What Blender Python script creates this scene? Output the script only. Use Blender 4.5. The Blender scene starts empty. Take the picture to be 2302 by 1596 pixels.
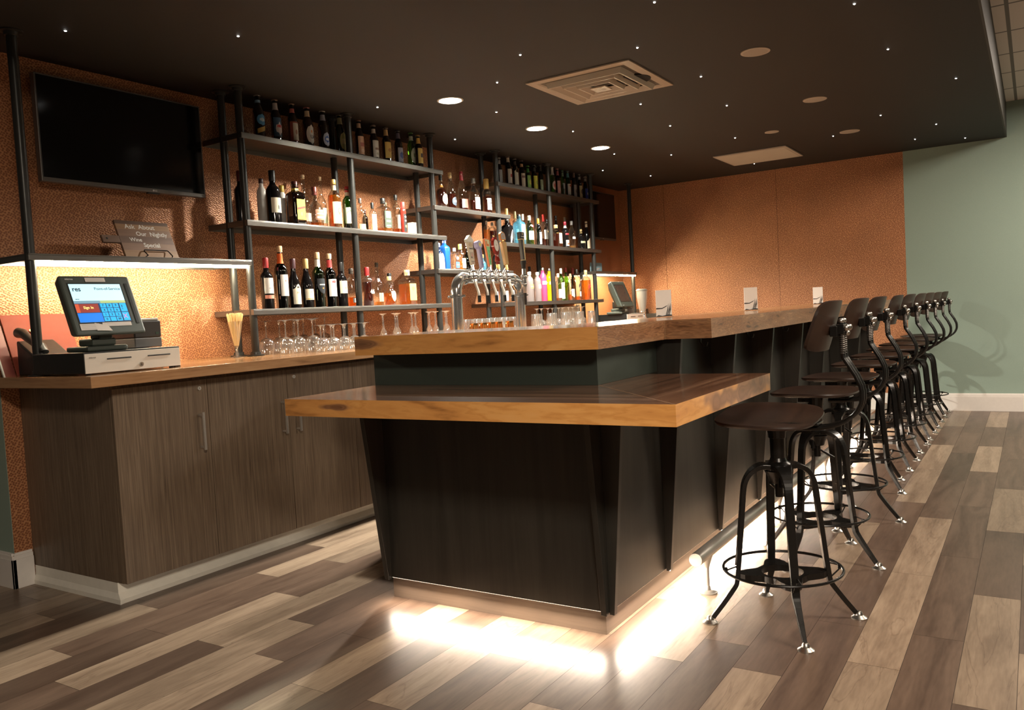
import bpy, math, random
from mathutils import Vector, Matrix
random.seed(7)
S = bpy.context.scene
C = S.collection
PI = math.pi
# ------------------------------------------------------------------ camera
def make_camera():
    f, yaw, pitch, roll = 1844.99, .569391417, .050190879, -.0553466094
    cy, sy, cp, sp = math.cos(yaw), math.sin(yaw), math.cos(pitch), math.sin(pitch)
    fwd = Vector((cy*cp, sy*cp, -sp)); right = Vector((sy, -cy, 0)); up = right.cross(fwd)
    cr, sr = math.cos(roll), math.sin(roll)
    r2 = cr*right + sr*up; u2 = -sr*right + cr*up
    cam = bpy.data.cameras.new('camera'); cam.sensor_width = 36; cam.lens = f/2302*36
    cam.clip_start = .05
    o = bpy.data.objects.new('camera', cam); C.objects.link(o)
    m = Matrix.Identity(4)
    for i, v in enumerate((r2, u2, -fwd)):
        for j in range(3): m[j][i] = v[j]
    m[0][3], m[1][3], m[2][3] = 0, 0, 1.15
    o.matrix_world = m
    S.camera = o
make_camera()
# ------------------------------------------------------------------ world, exposure
w = bpy.data.worlds.new('world'); S.world = w; w.use_nodes = True
w.node_tree.nodes['Background'].inputs[0].default_value = (1, .80, .62, 1)
w.node_tree.nodes['Background'].inputs[1].default_value = .045
S.view_settings.view_transform = 'Standard'
S.view_settings.look = 'None'
S.view_settings.gamma = 1
S.view_settings.use_curve_mapping = False
S.view_settings.exposure = 0.1
S.cycles.transparent_max_bounces = 40
S.cycles.max_bounces = 8
S.cycles.sample_clamp_indirect = 4
# ------------------------------------------------------------------ lamps of the room
def area(name, loc, d, sx, sy, power, col, xdir=(1, 0, 0)):
    L = bpy.data.lights.new(name, 'AREA'); L.shape = 'RECTANGLE'; L.size = sx; L.size_y = sy
    L.energy = power; L.color = col
    o = bpy.data.objects.new(name, L); C.objects.link(o)
    z = -Vector(d).normalized(); x = Vector(xdir); x = (x - z*x.dot(z)).normalized(); y = z.cross(x)
    m = Matrix.Identity(4)
    for i, v in enumerate((x, y, z)):
        for j in range(3): m[j][i] = v[j]
    m.translation = Vector(loc); o.matrix_world = m
    return o
WARM = (1, .84, .68)
area('troffer_lamp_near', (-.4, -1.0, 2.76), (0, 0, -1), .55, 1.15, 205, (1, .86, .70))
area('troffer_lamp_far', (7.0, -1.05, 2.76), (0, 0, -1), .55, 1.15, 130, (1, .86, .72))
area('troffer_lamp_middle', (3.3, -1.05, 2.76), (0, 0, -1), .55, 1.15, 70, (1, .84, .68))
LED = (1, .86, .62)
GL = (1, .83, .66)
area('under_bar_lamp_short', (2.498, 1.77, .089), (-.7, 0, -1), .97, .012, 6.5, GL, (0, 1, 0))
area('under_bar_lamp_long', (5.1, 1.255, .089), (0, -.9, -1), 5.1, .012, 52, GL)
# ------------------------------------------------------------------ materials
MATS = {}
def nt(name):
    m = bpy.data.materials.new(name); m.use_nodes = True
    n = m.node_tree.nodes; l = m.node_tree.links; n.clear()
    out = n.new('ShaderNodeOutputMaterial')
    return m, n, l, out
def P(name, col, rough=.5, metal=0, spec=.5, emit=0, coat=0, trans=0, alpha=1):
    if name in MATS: return MATS[name]
    m, n, l, out = nt(name)
    b = n.new('ShaderNodeBsdfPrincipled'); l.new(b.outputs[0], out.inputs[0])
    b.inputs['Base Color'].default_value = (*col, 1); b.inputs['Roughness'].default_value = rough
    b.inputs['Metallic'].default_value = metal; b.inputs['Specular IOR Level'].default_value = spec
    b.inputs['Coat Weight'].default_value = coat; b.inputs['Transmission Weight'].default_value = trans
    if emit:
        b.inputs['Emission Color'].default_value = (*col, 1); b.inputs['Emission Strength'].default_value = emit
    # slight procedural wear in the roughness
    t = n.new('ShaderNodeTexCoord'); no = n.new('ShaderNodeTexNoise'); no.inputs['Scale'].default_value = 35
    l.new(t.outputs['Object'], no.inputs['Vector'])
    mr = n.new('ShaderNodeMapRange'); mr.inputs[3].default_value = max(.02, rough*.85); mr.inputs[4].default_value = min(1, rough*1.15+.01)
    l.new(no.outputs[0], mr.inputs[0]); l.new(mr.outputs[0], b.inputs['Roughness'])
    MATS[name] = m
    return m
def G(name, tint, gloss=.06, rough=.03, haze=0, hazecol=(1, 1, 1)):
    """thin walled clear or tinted glass"""
    if name in MATS: return MATS[name]
    m, n, l, out = nt(name)
    tr = n.new('ShaderNodeBsdfTransparent'); tr.inputs[0].default_value = (*tint, 1)
    gl = n.new('ShaderNodeBsdfGlossy'); gl.inputs['Roughness'].default_value = rough; gl.inputs[0].default_value = (1, 1, 1, 1)
    fr = n.new('ShaderNodeLayerWeight'); fr.inputs[0].default_value = .35
    mr = n.new('ShaderNodeMapRange'); mr.inputs[3].default_value = gloss; mr.inputs[4].default_value = .75
    l.new(fr.outputs['Facing'], mr.inputs[0])
    src = tr
    if haze:
        d = n.new('ShaderNodeBsdfDiffuse'); d.inputs[0].default_value = (*hazecol, 1)
        tl = n.new('ShaderNodeBsdfTranslucent'); tl.inputs[0].default_value = (*hazecol, 1)
        a = n.new('ShaderNodeMixShader'); a.inputs[0].default_value = .5
        l.new(d.outputs[0], a.inputs[1]); l.new(tl.outputs[0], a.inputs[2])
        b = n.new('ShaderNodeMixShader'); b.inputs[0].default_value = haze
        l.new(tr.outputs[0], b.inputs[1]); l.new(a.outputs[0], b.inputs[2]); src = b
    mx = n.new('ShaderNodeMixShader'); l.new(mr.outputs[0], mx.inputs[0])
    l.new(src.outputs[0], mx.inputs[1]); l.new(gl.outputs[0], mx.inputs[2]); l.new(mx.outputs[0], out.inputs[0])
    MATS[name] = m
    return m
def ramp(n, stops):
    r = n.new('ShaderNodeValToRGB'); e = r.color_ramp.elements
    while len(e) < len(stops): e.new(.5)
    for k, (p, c) in enumerate(stops): e[k].position = p; e[k].color = (*c, 1)
    return r
def wood(name, stops, grain='x', fine=45, stretch=.06, rough=.3, figure=2.2, boards=0, coat=.0, bump=.02, hearts=(), detail=3):
    """grain: x, y, z direction of the grain, or 'h' (horizontal on any upright face)"""
    if name in MATS: return MATS[name]
    m, n, l, out = nt(name)
    b = n.new('ShaderNodeBsdfPrincipled'); l.new(b.outputs[0], out.inputs[0])
    b.inputs['Roughness'].default_value = rough; b.inputs['Coat Weight'].default_value = coat; b.inputs['Coat Roughness'].default_value = .12
    t = n.new('ShaderNodeTexCoord'); sep = n.new('ShaderNodeSeparateXYZ'); l.new(t.outputs['Object'], sep.inputs[0])
    comb = n.new('ShaderNodeCombineXYZ')
    if grain == 'h':
        a = n.new('ShaderNodeMath'); a.operation = 'ADD'; l.new(sep.outputs[0], a.inputs[0]); l.new(sep.outputs[1], a.inputs[1])
        src = [a.outputs[0], sep.outputs[2], sep.outputs[2]]
    else:
        i = 'xyz'.index(grain); src = [sep.outputs[i], sep.outputs[(i+1) % 3], sep.outputs[(i+2) % 3]]
    sc = [stretch, 1, 1]
    for k in range(3):
        mu = n.new('ShaderNodeMath'); mu.operation = 'MULTIPLY'; mu.inputs[1].default_value = sc[k]
        l.new(src[k], mu.inputs[0]); l.new(mu.outputs[0], comb.inputs[k])
    vec = comb.outputs[0]
    n1 = n.new('ShaderNodeTexNoise'); n1.inputs['Scale'].default_value = figure*6; n1.inputs['Detail'].default_value = detail
    n1.inputs['Distortion'].default_value = 1.2; l.new(vec, n1.inputs['Vector'])
    n2 = n.new('ShaderNodeTexNoise'); n2.inputs['Scale'].default_value = fine*4; n2.inputs['Detail'].default_value = 4
    l.new(vec, n2.inputs['Vector'])
    mx = n.new('ShaderNodeMath'); mx.operation = 'MULTIPLY_ADD'; mx.inputs[1].default_value = .35
    l.new(n2.outputs[0], mx.inputs[0]); l.new(n1.outputs[0], mx.inputs[2])
    v = mx.outputs[0]
    if boards:
        fl = n.new('ShaderNodeMath'); fl.operation = 'DIVIDE'; fl.inputs[1].default_value = boards; l.new(src[1], fl.inputs[0])
        fo = n.new('ShaderNodeMath'); fo.operation = 'FLOOR'; l.new(fl.outputs[0], fo.inputs[0])
        wn = n.new('ShaderNodeTexWhiteNoise'); wn.noise_dimensions = '1D'; l.new(fo.outputs[0], wn.inputs['W'])
        ma = n.new('ShaderNodeMath'); ma.operation = 'MULTIPLY_ADD'; ma.inputs[1].default_value = .28; l.new(wn.outputs[0], ma.inputs[0]); l.new(v, ma.inputs[2])
        v = ma.outputs[0]
    mr = n.new('ShaderNodeMapRange'); mr.inputs[1].default_value = .38; mr.inputs[2].default_value = 1.0 + (.2 if boards else 0); l.new(v, mr.inputs[0])
    r = ramp(n, stops); l.new(mr.outputs[0], r.inputs[0])
    col = r.outputs[0]
    for hx, hy, hz, ax, ay, az in hearts:      # dark heartwood figures at fixed places in the slab
        sb = n.new('ShaderNodeVectorMath'); sb.operation = 'SUBTRACT'; sb.inputs[1].default_value = (hx, hy, hz); l.new(t.outputs['Object'], sb.inputs[0])
        dv = n.new('ShaderNodeVectorMath'); dv.operation = 'DIVIDE'; dv.inputs[1].default_value = (ax, ay, az); l.new(sb.outputs[0], dv.inputs[0])
        ln = n.new('ShaderNodeVectorMath'); ln.operation = 'LENGTH'; l.new(dv.outputs[0], ln.inputs[0])
        nz = n.new('ShaderNodeTexNoise'); nz.inputs['Scale'].default_value = 9; nz.inputs['Detail'].default_value = 2; l.new(t.outputs['Object'], nz.inputs['Vector'])
        ma = n.new('ShaderNodeMath'); ma.operation = 'MULTIPLY_ADD'; ma.inputs[1].default_value = 1.7; l.new(nz.outputs[0], ma.inputs[0]); l.new(ln.outputs['Value'], ma.inputs[2])
        su = n.new('ShaderNodeMath'); su.operation = 'SUBTRACT'; su.inputs[1].default_value = .85; l.new(ma.outputs[0], su.inputs[0])
        hr = ramp(n, [(0, (.13, .055, .028)), (.22, (.21, .095, .05)), (.34, (.15, .065, .032)), (.5, (.28, .13, .065)), (.62, (.21, .095, .045)), (.8, (.38, .18, .08))]); l.new(su.outputs[0], hr.inputs[0])
        fa = n.new('ShaderNodeMapRange'); fa.inputs[1].default_value = .72; fa.inputs[2].default_value = 1.05; fa.inputs[3].default_value = .92; fa.inputs[4].default_value = 0; l.new(su.outputs[0], fa.inputs[0])
        mxh = n.new('ShaderNodeMix'); mxh.data_type = 'RGBA'; l.new(fa.outputs[0], mxh.inputs[0]); l.new(col, mxh.inputs[6]); l.new(hr.outputs[0], mxh.inputs[7]); col = mxh.outputs[2]
    l.new(col, b.inputs['Base Color'])
    if bump:
        bp = n.new('ShaderNodeBump'); bp.inputs['Strength'].default_value = bump*4; bp.inputs['Distance'].default_value = .001
        l.new(n2.outputs[0], bp.inputs['Height']); l.new(bp.outputs[0], b.inputs['Normal'])
    MATS[name] = m
    return m
def hammered():
    m, n, l, out = nt('pebbled copper wallcovering')
    b = n.new('ShaderNodeBsdfPrincipled'); l.new(b.outputs[0], out.inputs[0])
    t = n.new('ShaderNodeTexCoord')
    v = n.new('ShaderNodeTexVoronoi'); v.voronoi_dimensions = '2D'; v.feature = 'F1'; v.inputs['Scale'].default_value = 82; v.inputs['Randomness'].default_value = .55
    sx = n.new('ShaderNodeSeparateXYZ'); l.new(t.outputs['Object'], sx.inputs[0]); ax = n.new('ShaderNodeMath'); ax.operation = 'ADD'; l.new(sx.outputs[0], ax.inputs[0]); l.new(sx.outputs[1], ax.inputs[1])
    cx = n.new('ShaderNodeCombineXYZ'); l.new(ax.outputs[0], cx.inputs[0]); l.new(sx.outputs[2], cx.inputs[1])
    mpv = n.new('ShaderNodeMapping'); mpv.inputs['Rotation'].default_value = (0, 0, .55); mpv.inputs['Scale'].default_value = (1, 1.12, 1); l.new(cx.outputs[0], mpv.inputs[0]); l.new(mpv.outputs[0], v.inputs['Vector'])
    r = ramp(n, [(.14, (.235, .085, .037)), (.38, (.40, .165, .072)), (.62, (.56, .265, .122))]); l.new(v.outputs[0], r.inputs[0])
    no = n.new('ShaderNodeTexNoise'); no.inputs['Scale'].default_value = 4; l.new(t.outputs['Object'], no.inputs['Vector'])
    mr = n.new('ShaderNodeMapRange'); mr.inputs[3].default_value = .85; mr.inputs[4].default_value = 1.15; l.new(no.outputs[0], mr.inputs[0])
    mm = n.new('ShaderNodeVectorMath'); mm.operation = 'SCALE'; l.new(r.outputs[0], mm.inputs[0]); l.new(mr.outputs[0], mm.inputs['Scale'])
    l.new(mm.outputs[0], b.inputs['Base Color'])
    b.inputs['Roughness'].default_value = .42; b.inputs['Metallic'].default_value = .25; b.inputs['Specular IOR Level'].default_value = .5
    r2 = ramp(n, [(.1, (0, 0, 0)), (.6, (1, 1, 1))]); l.new(v.outputs[0], r2.inputs[0])
    bp = n.new('ShaderNodeBump'); bp.inputs['Strength'].default_value = .8; bp.inputs['Distance'].default_value = .0015
    l.new(r2.outputs[0], bp.inputs['Height']); l.new(bp.outputs[0], b.inputs['Normal'])
    return m
COPPERWALL = hammered()
def painted(name, col, rough, scale, bump, var=.06):
    m, n, l, out = nt(name)
    b = n.new('ShaderNodeBsdfPrincipled'); l.new(b.outputs[0], out.inputs[0]); b.inputs['Roughness'].default_value = rough
    t = n.new('ShaderNodeTexCoord'); no = n.new('ShaderNodeTexNoise'); no.inputs['Scale'].default_value = scale; no.inputs['Detail'].default_value = 4
    l.new(t.outputs['Object'], no.inputs['Vector'])
    r = ramp(n, [(.3, tuple(c*(1-var) for c in col)), (.7, tuple(c*(1+var) for c in col))]); l.new(no.outputs[0], r.inputs[0]); l.new(r.outputs[0], b.inputs[0])
    bp = n.new('ShaderNodeBump'); bp.inputs['Strength'].default_value = bump; bp.inputs['Distance'].default_value = .001
    l.new(no.outputs[0], bp.inputs['Height']); l.new(bp.outputs[0], b.inputs['Normal'])
    return m
TEAL = painted('sage green wall paint', (.25, .325, .27), .75, 180, .15, .03)
CEILDARK = painted('dark brown ceiling paint', (.0085, .0062, .0043), .7, 160, .2, .05)
FASCIA = painted('lighter grey fascia', (.052, .05, .045), .7, 120, .1)  # lighter and greyer than the ceiling underside
WHITETRIM = painted('white trim paint', (.74, .70, .65), .35, 40, .03, .02)
COVE = painted('cream vinyl cove base', (.78, .75, .66), .3, 30, .03, .03)
def tiles():
    m, n, l, out = nt('acoustic ceiling tiles')
    b = n.new('ShaderNodeBsdfPrincipled'); l.new(b.outputs[0], out.inputs[0]); b.inputs['Roughness'].default_value = .9
    t = n.new('ShaderNodeTexCoord'); br = n.new('ShaderNodeTexBrick'); br.offset = 0; br.inputs['Scale'].default_value = 1
    br.inputs['Brick Width'].default_value = .61; br.inputs['Row Height'].default_value = .61; br.inputs['Mortar Size'].default_value = .012
    br.inputs['Color1'].default_value = (.72, .66, .60, 1); br.inputs['Color2'].default_value = (.70, .64, .58, 1); br.inputs['Mortar'].default_value = (.20, .19, .17, 1)
    mp = n.new('ShaderNodeMapping'); mp.inputs['Location'].default_value = (-.29, -.11, 0); l.new(t.outputs['Object'], mp.inputs[0])
    l.new(mp.outputs[0], br.inputs['Vector']); l.new(br.outputs[0], b.inputs[0])
    return m
TILES = tiles()
def floor_mat():
    m, n, l, out = nt('mixed tone vinyl planks')
    b = n.new('ShaderNodeBsdfPrincipled'); l.new(b.outputs[0], out.inputs[0]); b.inputs['Roughness'].default_value = .34
    t = n.new('ShaderNodeTexCoord'); at = n.new('ShaderNodeAttribute'); at.attribute_name = 'plank'
    sp = n.new('ShaderNodeSeparateColor'); l.new(at.outputs['Color'], sp.inputs[0])
    off = n.new('ShaderNodeVectorMath'); off.operation = 'MULTIPLY_ADD'; off.inputs[1].default_value = (31, 17, 53); l.new(at.outputs['Vector'], off.inputs[0])
    mp = n.new('ShaderNodeMapping'); mp.inputs['Scale'].default_value = (.13, 1, 1); l.new(t.outputs['Object'], mp.inputs[0]); l.new(mp.outputs[0], off.inputs[2])
    n1 = n.new('ShaderNodeTexNoise'); n1.inputs['Scale'].default_value = 9; n1.inputs['Detail'].default_value = 4; n1.inputs['Distortion'].default_value = 1.6; l.new(off.outputs[0], n1.inputs['Vector'])
    n2 = n.new('ShaderNodeTexNoise'); n2.inputs['Scale'].default_value = 110; n2.inputs['Detail'].default_value = 3; l.new(off.outputs[0], n2.inputs['Vector'])
    # dark mineral streaks in the lighter boards
    n3 = n.new('ShaderNodeTexNoise'); n3.inputs['Scale'].default_value = 5.5; n3.inputs['Detail'].default_value = 5; n3.inputs['Distortion'].default_value = 2.5; l.new(off.outputs[0], n3.inputs['Vector'])
    dk = ramp(n, [(.3, (.078, .048, .033)), (.7, (.145, .096, .068))]); lt = ramp(n, [(.28, (.20, .142, .098)), (.62, (.32, .238, .168)), (.85, (.39, .30, .218))])
    ad = n.new('ShaderNodeMath'); ad.operation = 'MULTIPLY_ADD'; ad.inputs[1].default_value = .45; l.new(n2.outputs[0], ad.inputs[0]); l.new(n1.outputs[0], ad.inputs[2])
    sb = n.new('ShaderNodeMath'); sb.operation = 'SUBTRACT'; sb.inputs[1].default_value = .22; l.new(ad.outputs[0], sb.inputs[0])
    l.new(sb.outputs[0], dk.inputs[0]); l.new(sb.outputs[0], lt.inputs[0])
    st = ramp(n, [(.485, (1, 1, 1)), (.5, (.5, .45, .42)), (.515, (1, 1, 1))]); l.new(n3.outputs[0], st.inputs[0])
    mu = n.new('ShaderNodeMix'); mu.data_type = 'RGBA'; mu.blend_type = 'MULTIPLY'; mu.inputs[0].default_value = .5
    l.new(lt.outputs[0], mu.inputs[6]); l.new(st.outputs[0], mu.inputs[7])
    mx = n.new('ShaderNodeMix'); mx.data_type = 'RGBA'; l.new(sp.outputs[0], mx.inputs[0]); l.new(dk.outputs[0], mx.inputs[6]); l.new(mu.outputs[2], mx.inputs[7])
    hv = n.new('ShaderNodeMapRange'); hv.inputs[3].default_value = .82; hv.inputs[4].default_value = 1.18; l.new(sp.outputs[1], hv.inputs[0])
    vm = n.new('ShaderNodeVectorMath'); vm.operation = 'SCALE'; l.new(mx.outputs[2], vm.inputs[0]); l.new(hv.outputs[0], vm.inputs['Scale'])
    l.new(vm.outputs[0], b.inputs[0])
    bp = n.new('ShaderNodeBump'); bp.inputs['Strength'].default_value = .15; bp.inputs['Distance'].default_value = .0006
    l.new(n2.outputs[0], bp.inputs['Height']); l.new(bp.outputs[0], b.inputs['Normal'])
    return m
FLOORM = floor_mat()
STEEL = P('blackened steel', (.036, .036, .033), .34, .4)
SHELFM = P('raw dark steel shelf', (.17, .16, .145), .34, .88)
BLACKIRON = P('glossy black iron', (.010, .009, .008), .28, .3)
CHROME = P('polished chrome', (.82, .81, .79), .13, .85)
BRUSHED = P('brushed stainless steel', (.56, .53, .48), .32, .7)
DULLCHROME = P('dull nickel', (.5, .48, .44), .3, 1)
STOOLWOOD = wood('dark stained stool plywood', [(0, (.014, .007, .0045)), (1, (.045, .021, .012))], 'x', 30, .1, .42, 1.2, bump=.01)
BARBLACK = wood('black stained maple', [(0, (.012, .011, .009)), (1, (.036, .033, .027))], 'z', 30, .05, .33, 1.5, bump=.02)
KICKWOOD = wood('brown kick board', [(0, (.085, .058, .042)), (1, (.17, .125, .092))], 'h', 30, .05, .4, 1.0)
CABWOOD = wood('grey brown wenge laminate', [(0, (.085, .058, .037)), (.5, (.16, .115, .077)), (1, (.25, .19, .13))], 'z', 95, .02, .42, 24, bump=.03)
SAPS = [(.10, (.30, .12, .035)), (.2, (.46, .20, .055)), (.32, (.64, .29, .08)), (.50, (.72, .345, .10)), (.56, (.64, .29, .078)), (.66, (.76, .38, .115)), (1, (.80, .44, .16))]
SAP = wood('golden sapwood counter edge', SAPS, 'h', 12, .28, .28, 1.0, coat=.3, detail=1.5, hearts=[(-.27, .64, .035, .3, .085, .014), (.33, -.6, .034, .40, .3, .05)])
SAP2 = wood('golden sapwood raised counter edge', SAPS, 'h', 12, .24, .28, 1.3, coat=.3, detail=1.5, hearts=[(-2.18, .74, .045, .3, .12, .022)])
WALN = wood('brown walnut counter edge', [(.25, (.10, .045, .02)), (.34, (.32, .155, .07)), (.40, (.17, .08, .04)), (.45, (.36, .18, .085)), (.50, (.20, .095, .045)), (.56, (.38, .20, .095)), (.62, (.24, .12, .06)), (.75, (.46, .25, .12))], 'h', 14, .2, .3, 2.0, coat=.3)
TOPX = wood('walnut boards running lengthwise', [(0, (.07, .032, .018)), (.55, (.20, .095, .055)), (1, (.42, .23, .13))], 'x', 30, .06, .16, 2.2, .115, coat=.5, bump=.004)
TOPY = wood('walnut boards running across', [(0, (.07, .034, .02)), (.55, (.18, .09, .055)), (1, (.36, .20, .12))], 'y', 30, .06, .16, 2.2, 0, coat=.5, bump=.004)
BACKTOP = wood('oiled walnut worktop', [(0, (.10, .045, .02)), (.5, (.34, .17, .07)), (1, (.52, .29, .13))], 'x', 30, .06, .17, 2.2, .12, coat=.5, bump=.004)
BACKEDGE = wood('worktop walnut edge', [(0, (.10, .045, .02)), (.4, (.36, .19, .085)), (1, (.50, .31, .16))], 'h', 30, .1, .3, 2.6, coat=.2)
DARKPLASTIC = P('dark green grey plastic', (.050, .062, .050), .5)
BLACKPL = P('black plastic', (.010, .010, .009), .4)
GLOW = P('white led diffuser', (1, .86, .60), .5, emit=220)
# ------------------------------------------------------------------ mesh builder
class MB:
    def __init__(s): s.v = []; s.f = []; s.m = []
    def add(s, vs, fs, mi=0):
        o = len(s.v); s.v += [tuple(p) for p in vs]
        for f in fs: s.f.append(tuple(o+i for i in f)); s.m.append(mi)
        return s
    def box(s, x0, x1, y0, y1, z0, z1, mi=0):
        return s.add([(x0, y0, z0), (x1, y0, z0), (x1, y1, z0), (x0, y1, z0), (x0, y0, z1), (x1, y0, z1), (x1, y1, z1), (x0, y1, z1)],
                     [(0, 3, 2, 1), (4, 5, 6, 7), (0, 1, 5, 4), (1, 2, 6, 5), (2, 3, 7, 6), (3, 0, 4, 7)], mi)
    def frame_box(s, o, u, v, n, w, h, d, mi=0):
        """box from corner o spanning u*w, v*h and n*d"""
        o, u, v, n = Vector(o), Vector(u), Vector(v), Vector(n)
        p = [o, o+u*w, o+u*w+v*h, o+v*h]; q = [a+n*d for a in p]
        return s.add(p+q, [(0, 3, 2, 1), (4, 5, 6, 7), (0, 1, 5, 4), (1, 2, 6, 5), (2, 3, 7, 6), (3, 0, 4, 7)], mi)
    def prism(s, poly, z0, z1, mi=0, mtop=None, mbot=None):
        n = len(poly); o = len(s.v)
        s.v += [(x, y, z0) for x, y in poly] + [(x, y, z1) for x, y in poly]
        s.f.append(tuple(o+i for i in range(n-1, -1, -1))); s.m.append(mi if mbot is None else mbot)
        s.f.append(tuple(o+n+i for i in range(n))); s.m.append(mi if mtop is None else mtop)
        for i in range(n):
            j = (i+1) % n; s.f.append((o+i, o+j, o+n+j, o+n+i)); s.m.append(mi)
        return s
    def lathe(s, prof, c=(0, 0, 0), n=24, mi=0, rf=None):
        """prof: list of (r, z); rf(angle) scales the radius"""
        o = len(s.v); k = len(prof)
        for r, z in prof:
            for i in range(n):
                a = 2*PI*i/n; q = r*(rf(a) if rf else 1)
                s.v.append((c[0]+q*math.cos(a), c[1]+q*math.sin(a), c[2]+z))
        for j in range(k-1):
            for i in range(n):
                i2 = (i+1) % n
                s.f.append((o+j*n+i, o+j*n+i2, o+(j+1)*n+i2, o+(j+1)*n+i)); s.m.append(mi)
        if prof[0][0] > 1e-5: s.f.append(tuple(o+i for i in range(n-1, -1, -1))); s.m.append(mi)
        if prof[-1][0] > 1e-5: s.f.append(tuple(o+(k-1)*n+i for i in range(n))); s.m.append(mi)
        return s
    def cyl(s, p0, p1, r0, r1=None, n=16, mi=0, cap=True):
        r1 = r0 if r1 is None else r1
        p0, p1 = Vector(p0), Vector(p1); d = (p1-p0).normalized()
        a = Vector((0, 0, 1)) if abs(d.z) < .9 else Vector((1, 0, 0))
        u = d.cross(a).normalized(); v = d.cross(u); o = len(s.v)
        for p, r in ((p0, r0), (p1, r1)):
            for i in range(n):
                t = 2*PI*i/n; s.v.append(tuple(p+u*(r*math.cos(t))+v*(r*math.sin(t))))
        for i in range(n):
            j = (i+1) % n; s.f.append((o+i, o+j, o+n+j, o+n+i)); s.m.append(mi)
        if cap:
            s.f.append(tuple(o+i for i in range(n-1, -1, -1))); s.m.append(mi)
            s.f.append(tuple(o+n+i for i in range(n))); s.m.append(mi)
        return s
    def tube(s, pts, r, n=10, mi=0, closed=False, up=None):
        """round tube along pts; r a number or one per point"""
        pts = [Vector(p) for p in pts]; k = len(pts); o = len(s.v)
        rr = r if isinstance(r, (list, tuple)) else [r]*k
        pu = None
        for i, p in enumerate(pts):
            a = pts[(i-1) % k] if (closed or i > 0) else p; b = pts[(i+1) % k] if (closed or i < k-1) else p
            d = (b-a).normalized()
            if pu is None:
                h = Vector(up) if up else (Vector((0, 0, 1)) if abs(d.z) < .9 else Vector((1, 0, 0)))
                pu = (h - d*h.dot(d)).normalized()
            else: pu = (pu - d*pu.dot(d)).normalized()
            v = d.cross(pu)
            for j in range(n):
                t = 2*PI*j/n; s.v.append(tuple(p+pu*(rr[i]*math.cos(t))+v*(rr[i]*math.sin(t))))
        for i in range(k if closed else k-1):
            i2 = (i+1) % k
            for j in range(n):
                j2 = (j+1) % n; s.f.append((o+i*n+j, o+i2*n+j, o+i2*n+j2, o+i*n+j2)); s.m.append(mi)
        if not closed:
            s.f.append(tuple(o+j for j in range(n))); s.m.append(mi)
            s.f.append(tuple(o+(k-1)*n+j for j in range(n-1, -1, -1))); s.m.append(mi)
        return s
    def strap(s, pts, side, w, t, mi=0):
        """flat bar swept along pts; side = width direction, w width (number or list), t thickness"""
        pts = [Vector(p) for p in pts]; k = len(pts); o = len(s.v); side = Vector(side)
        ww = w if isinstance(w, (list, tuple)) else [w]*k
        for i, p in enumerate(pts):
            d = (pts[min(i+1, k-1)]-pts[max(i-1, 0)]).normalized(); nn = d.cross(side).normalized()
            a = side*(ww[i]/2); b = nn*(t/2)
            s.v += [tuple(p-a-b), tuple(p+a-b), tuple(p+a+b), tuple(p-a+b)]
        for i in range(k-1):
            for j in range(4):
                j2 = (j+1) % 4; s.f.append((o+4*i+j, o+4*i+j2, o+4*i+4+j2, o+4*i+4+j)); s.m.append(mi)
        s.f.append((o+3, o+2, o+1, o)); s.m.append(mi)
        e = o+4*(k-1); s.f.append((e, e+1, e+2, e+3)); s.m.append(mi)
        return s
    def sphere(s, c, r, n=12, mi=0, sz=1):
        return s.lathe([(r*math.sin(PI*i/8) if 0 < i < 8 else 1e-6, -r*sz*math.cos(PI*i/8)) for i in range(9)], c, n, mi)
    def build(s, name, mats, parent=None, smooth=False, bevel=0, seg=2):
        me = bpy.data.meshes.new(name)
        off = Vector((0, 0, 0)); p = parent
        while p is not None: off += p.location; p = p.parent
        me.from_pydata([(x-off.x, y-off.y, z-off.z) for x, y, z in s.v], [], s.f)
        if not isinstance(mats, (list, tuple)): mats = [mats]
        for m in mats: me.materials.append(m)
        for i, p in enumerate(me.polygons):
            p.material_index = s.m[i]
            p.use_smooth = bool(smooth)
        me.update()
        if smooth:
            try: me.set_sharp_from_angle(angle=math.radians(38))
            except Exception: pass
        o = bpy.data.objects.new(name, me); C.objects.link(o)
        if parent: o.parent = parent
        if bevel:
            b = o.modifiers.new('bevel', 'BEVEL'); b.width = bevel; b.segments = seg; b.limit_method = 'ANGLE'; b.angle_limit = math.radians(40)
        return o
def tag(o, label, cat, group=None, kind=None):
    o['label'] = label; o['category'] = cat
    if group: o['group'] = group
    if kind: o['kind'] = kind
    return o
def thing(name, label, cat, loc=(0, 0, 0), group=None, rz=0):
    o = bpy.data.objects.new(name, None); C.objects.link(o); o.location = loc; o.rotation_euler = (0, 0, rz)
    o.empty_display_size = .05
    return tag(o, label, cat, group)
def struct(o): o['kind'] = 'structure'; return o
def kids(o): return [c for c in bpy.data.objects if c.parent == o]
CH = {}
def children(o):
    if o.name not in CH: CH[o.name] = kids(o)
    return CH[o.name]
def copy_tree(o, parent=None):
    c = o.copy(); C.objects.link(c); c.parent = parent
    for ch in children(o): copy_tree(ch, c)
    return c
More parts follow.
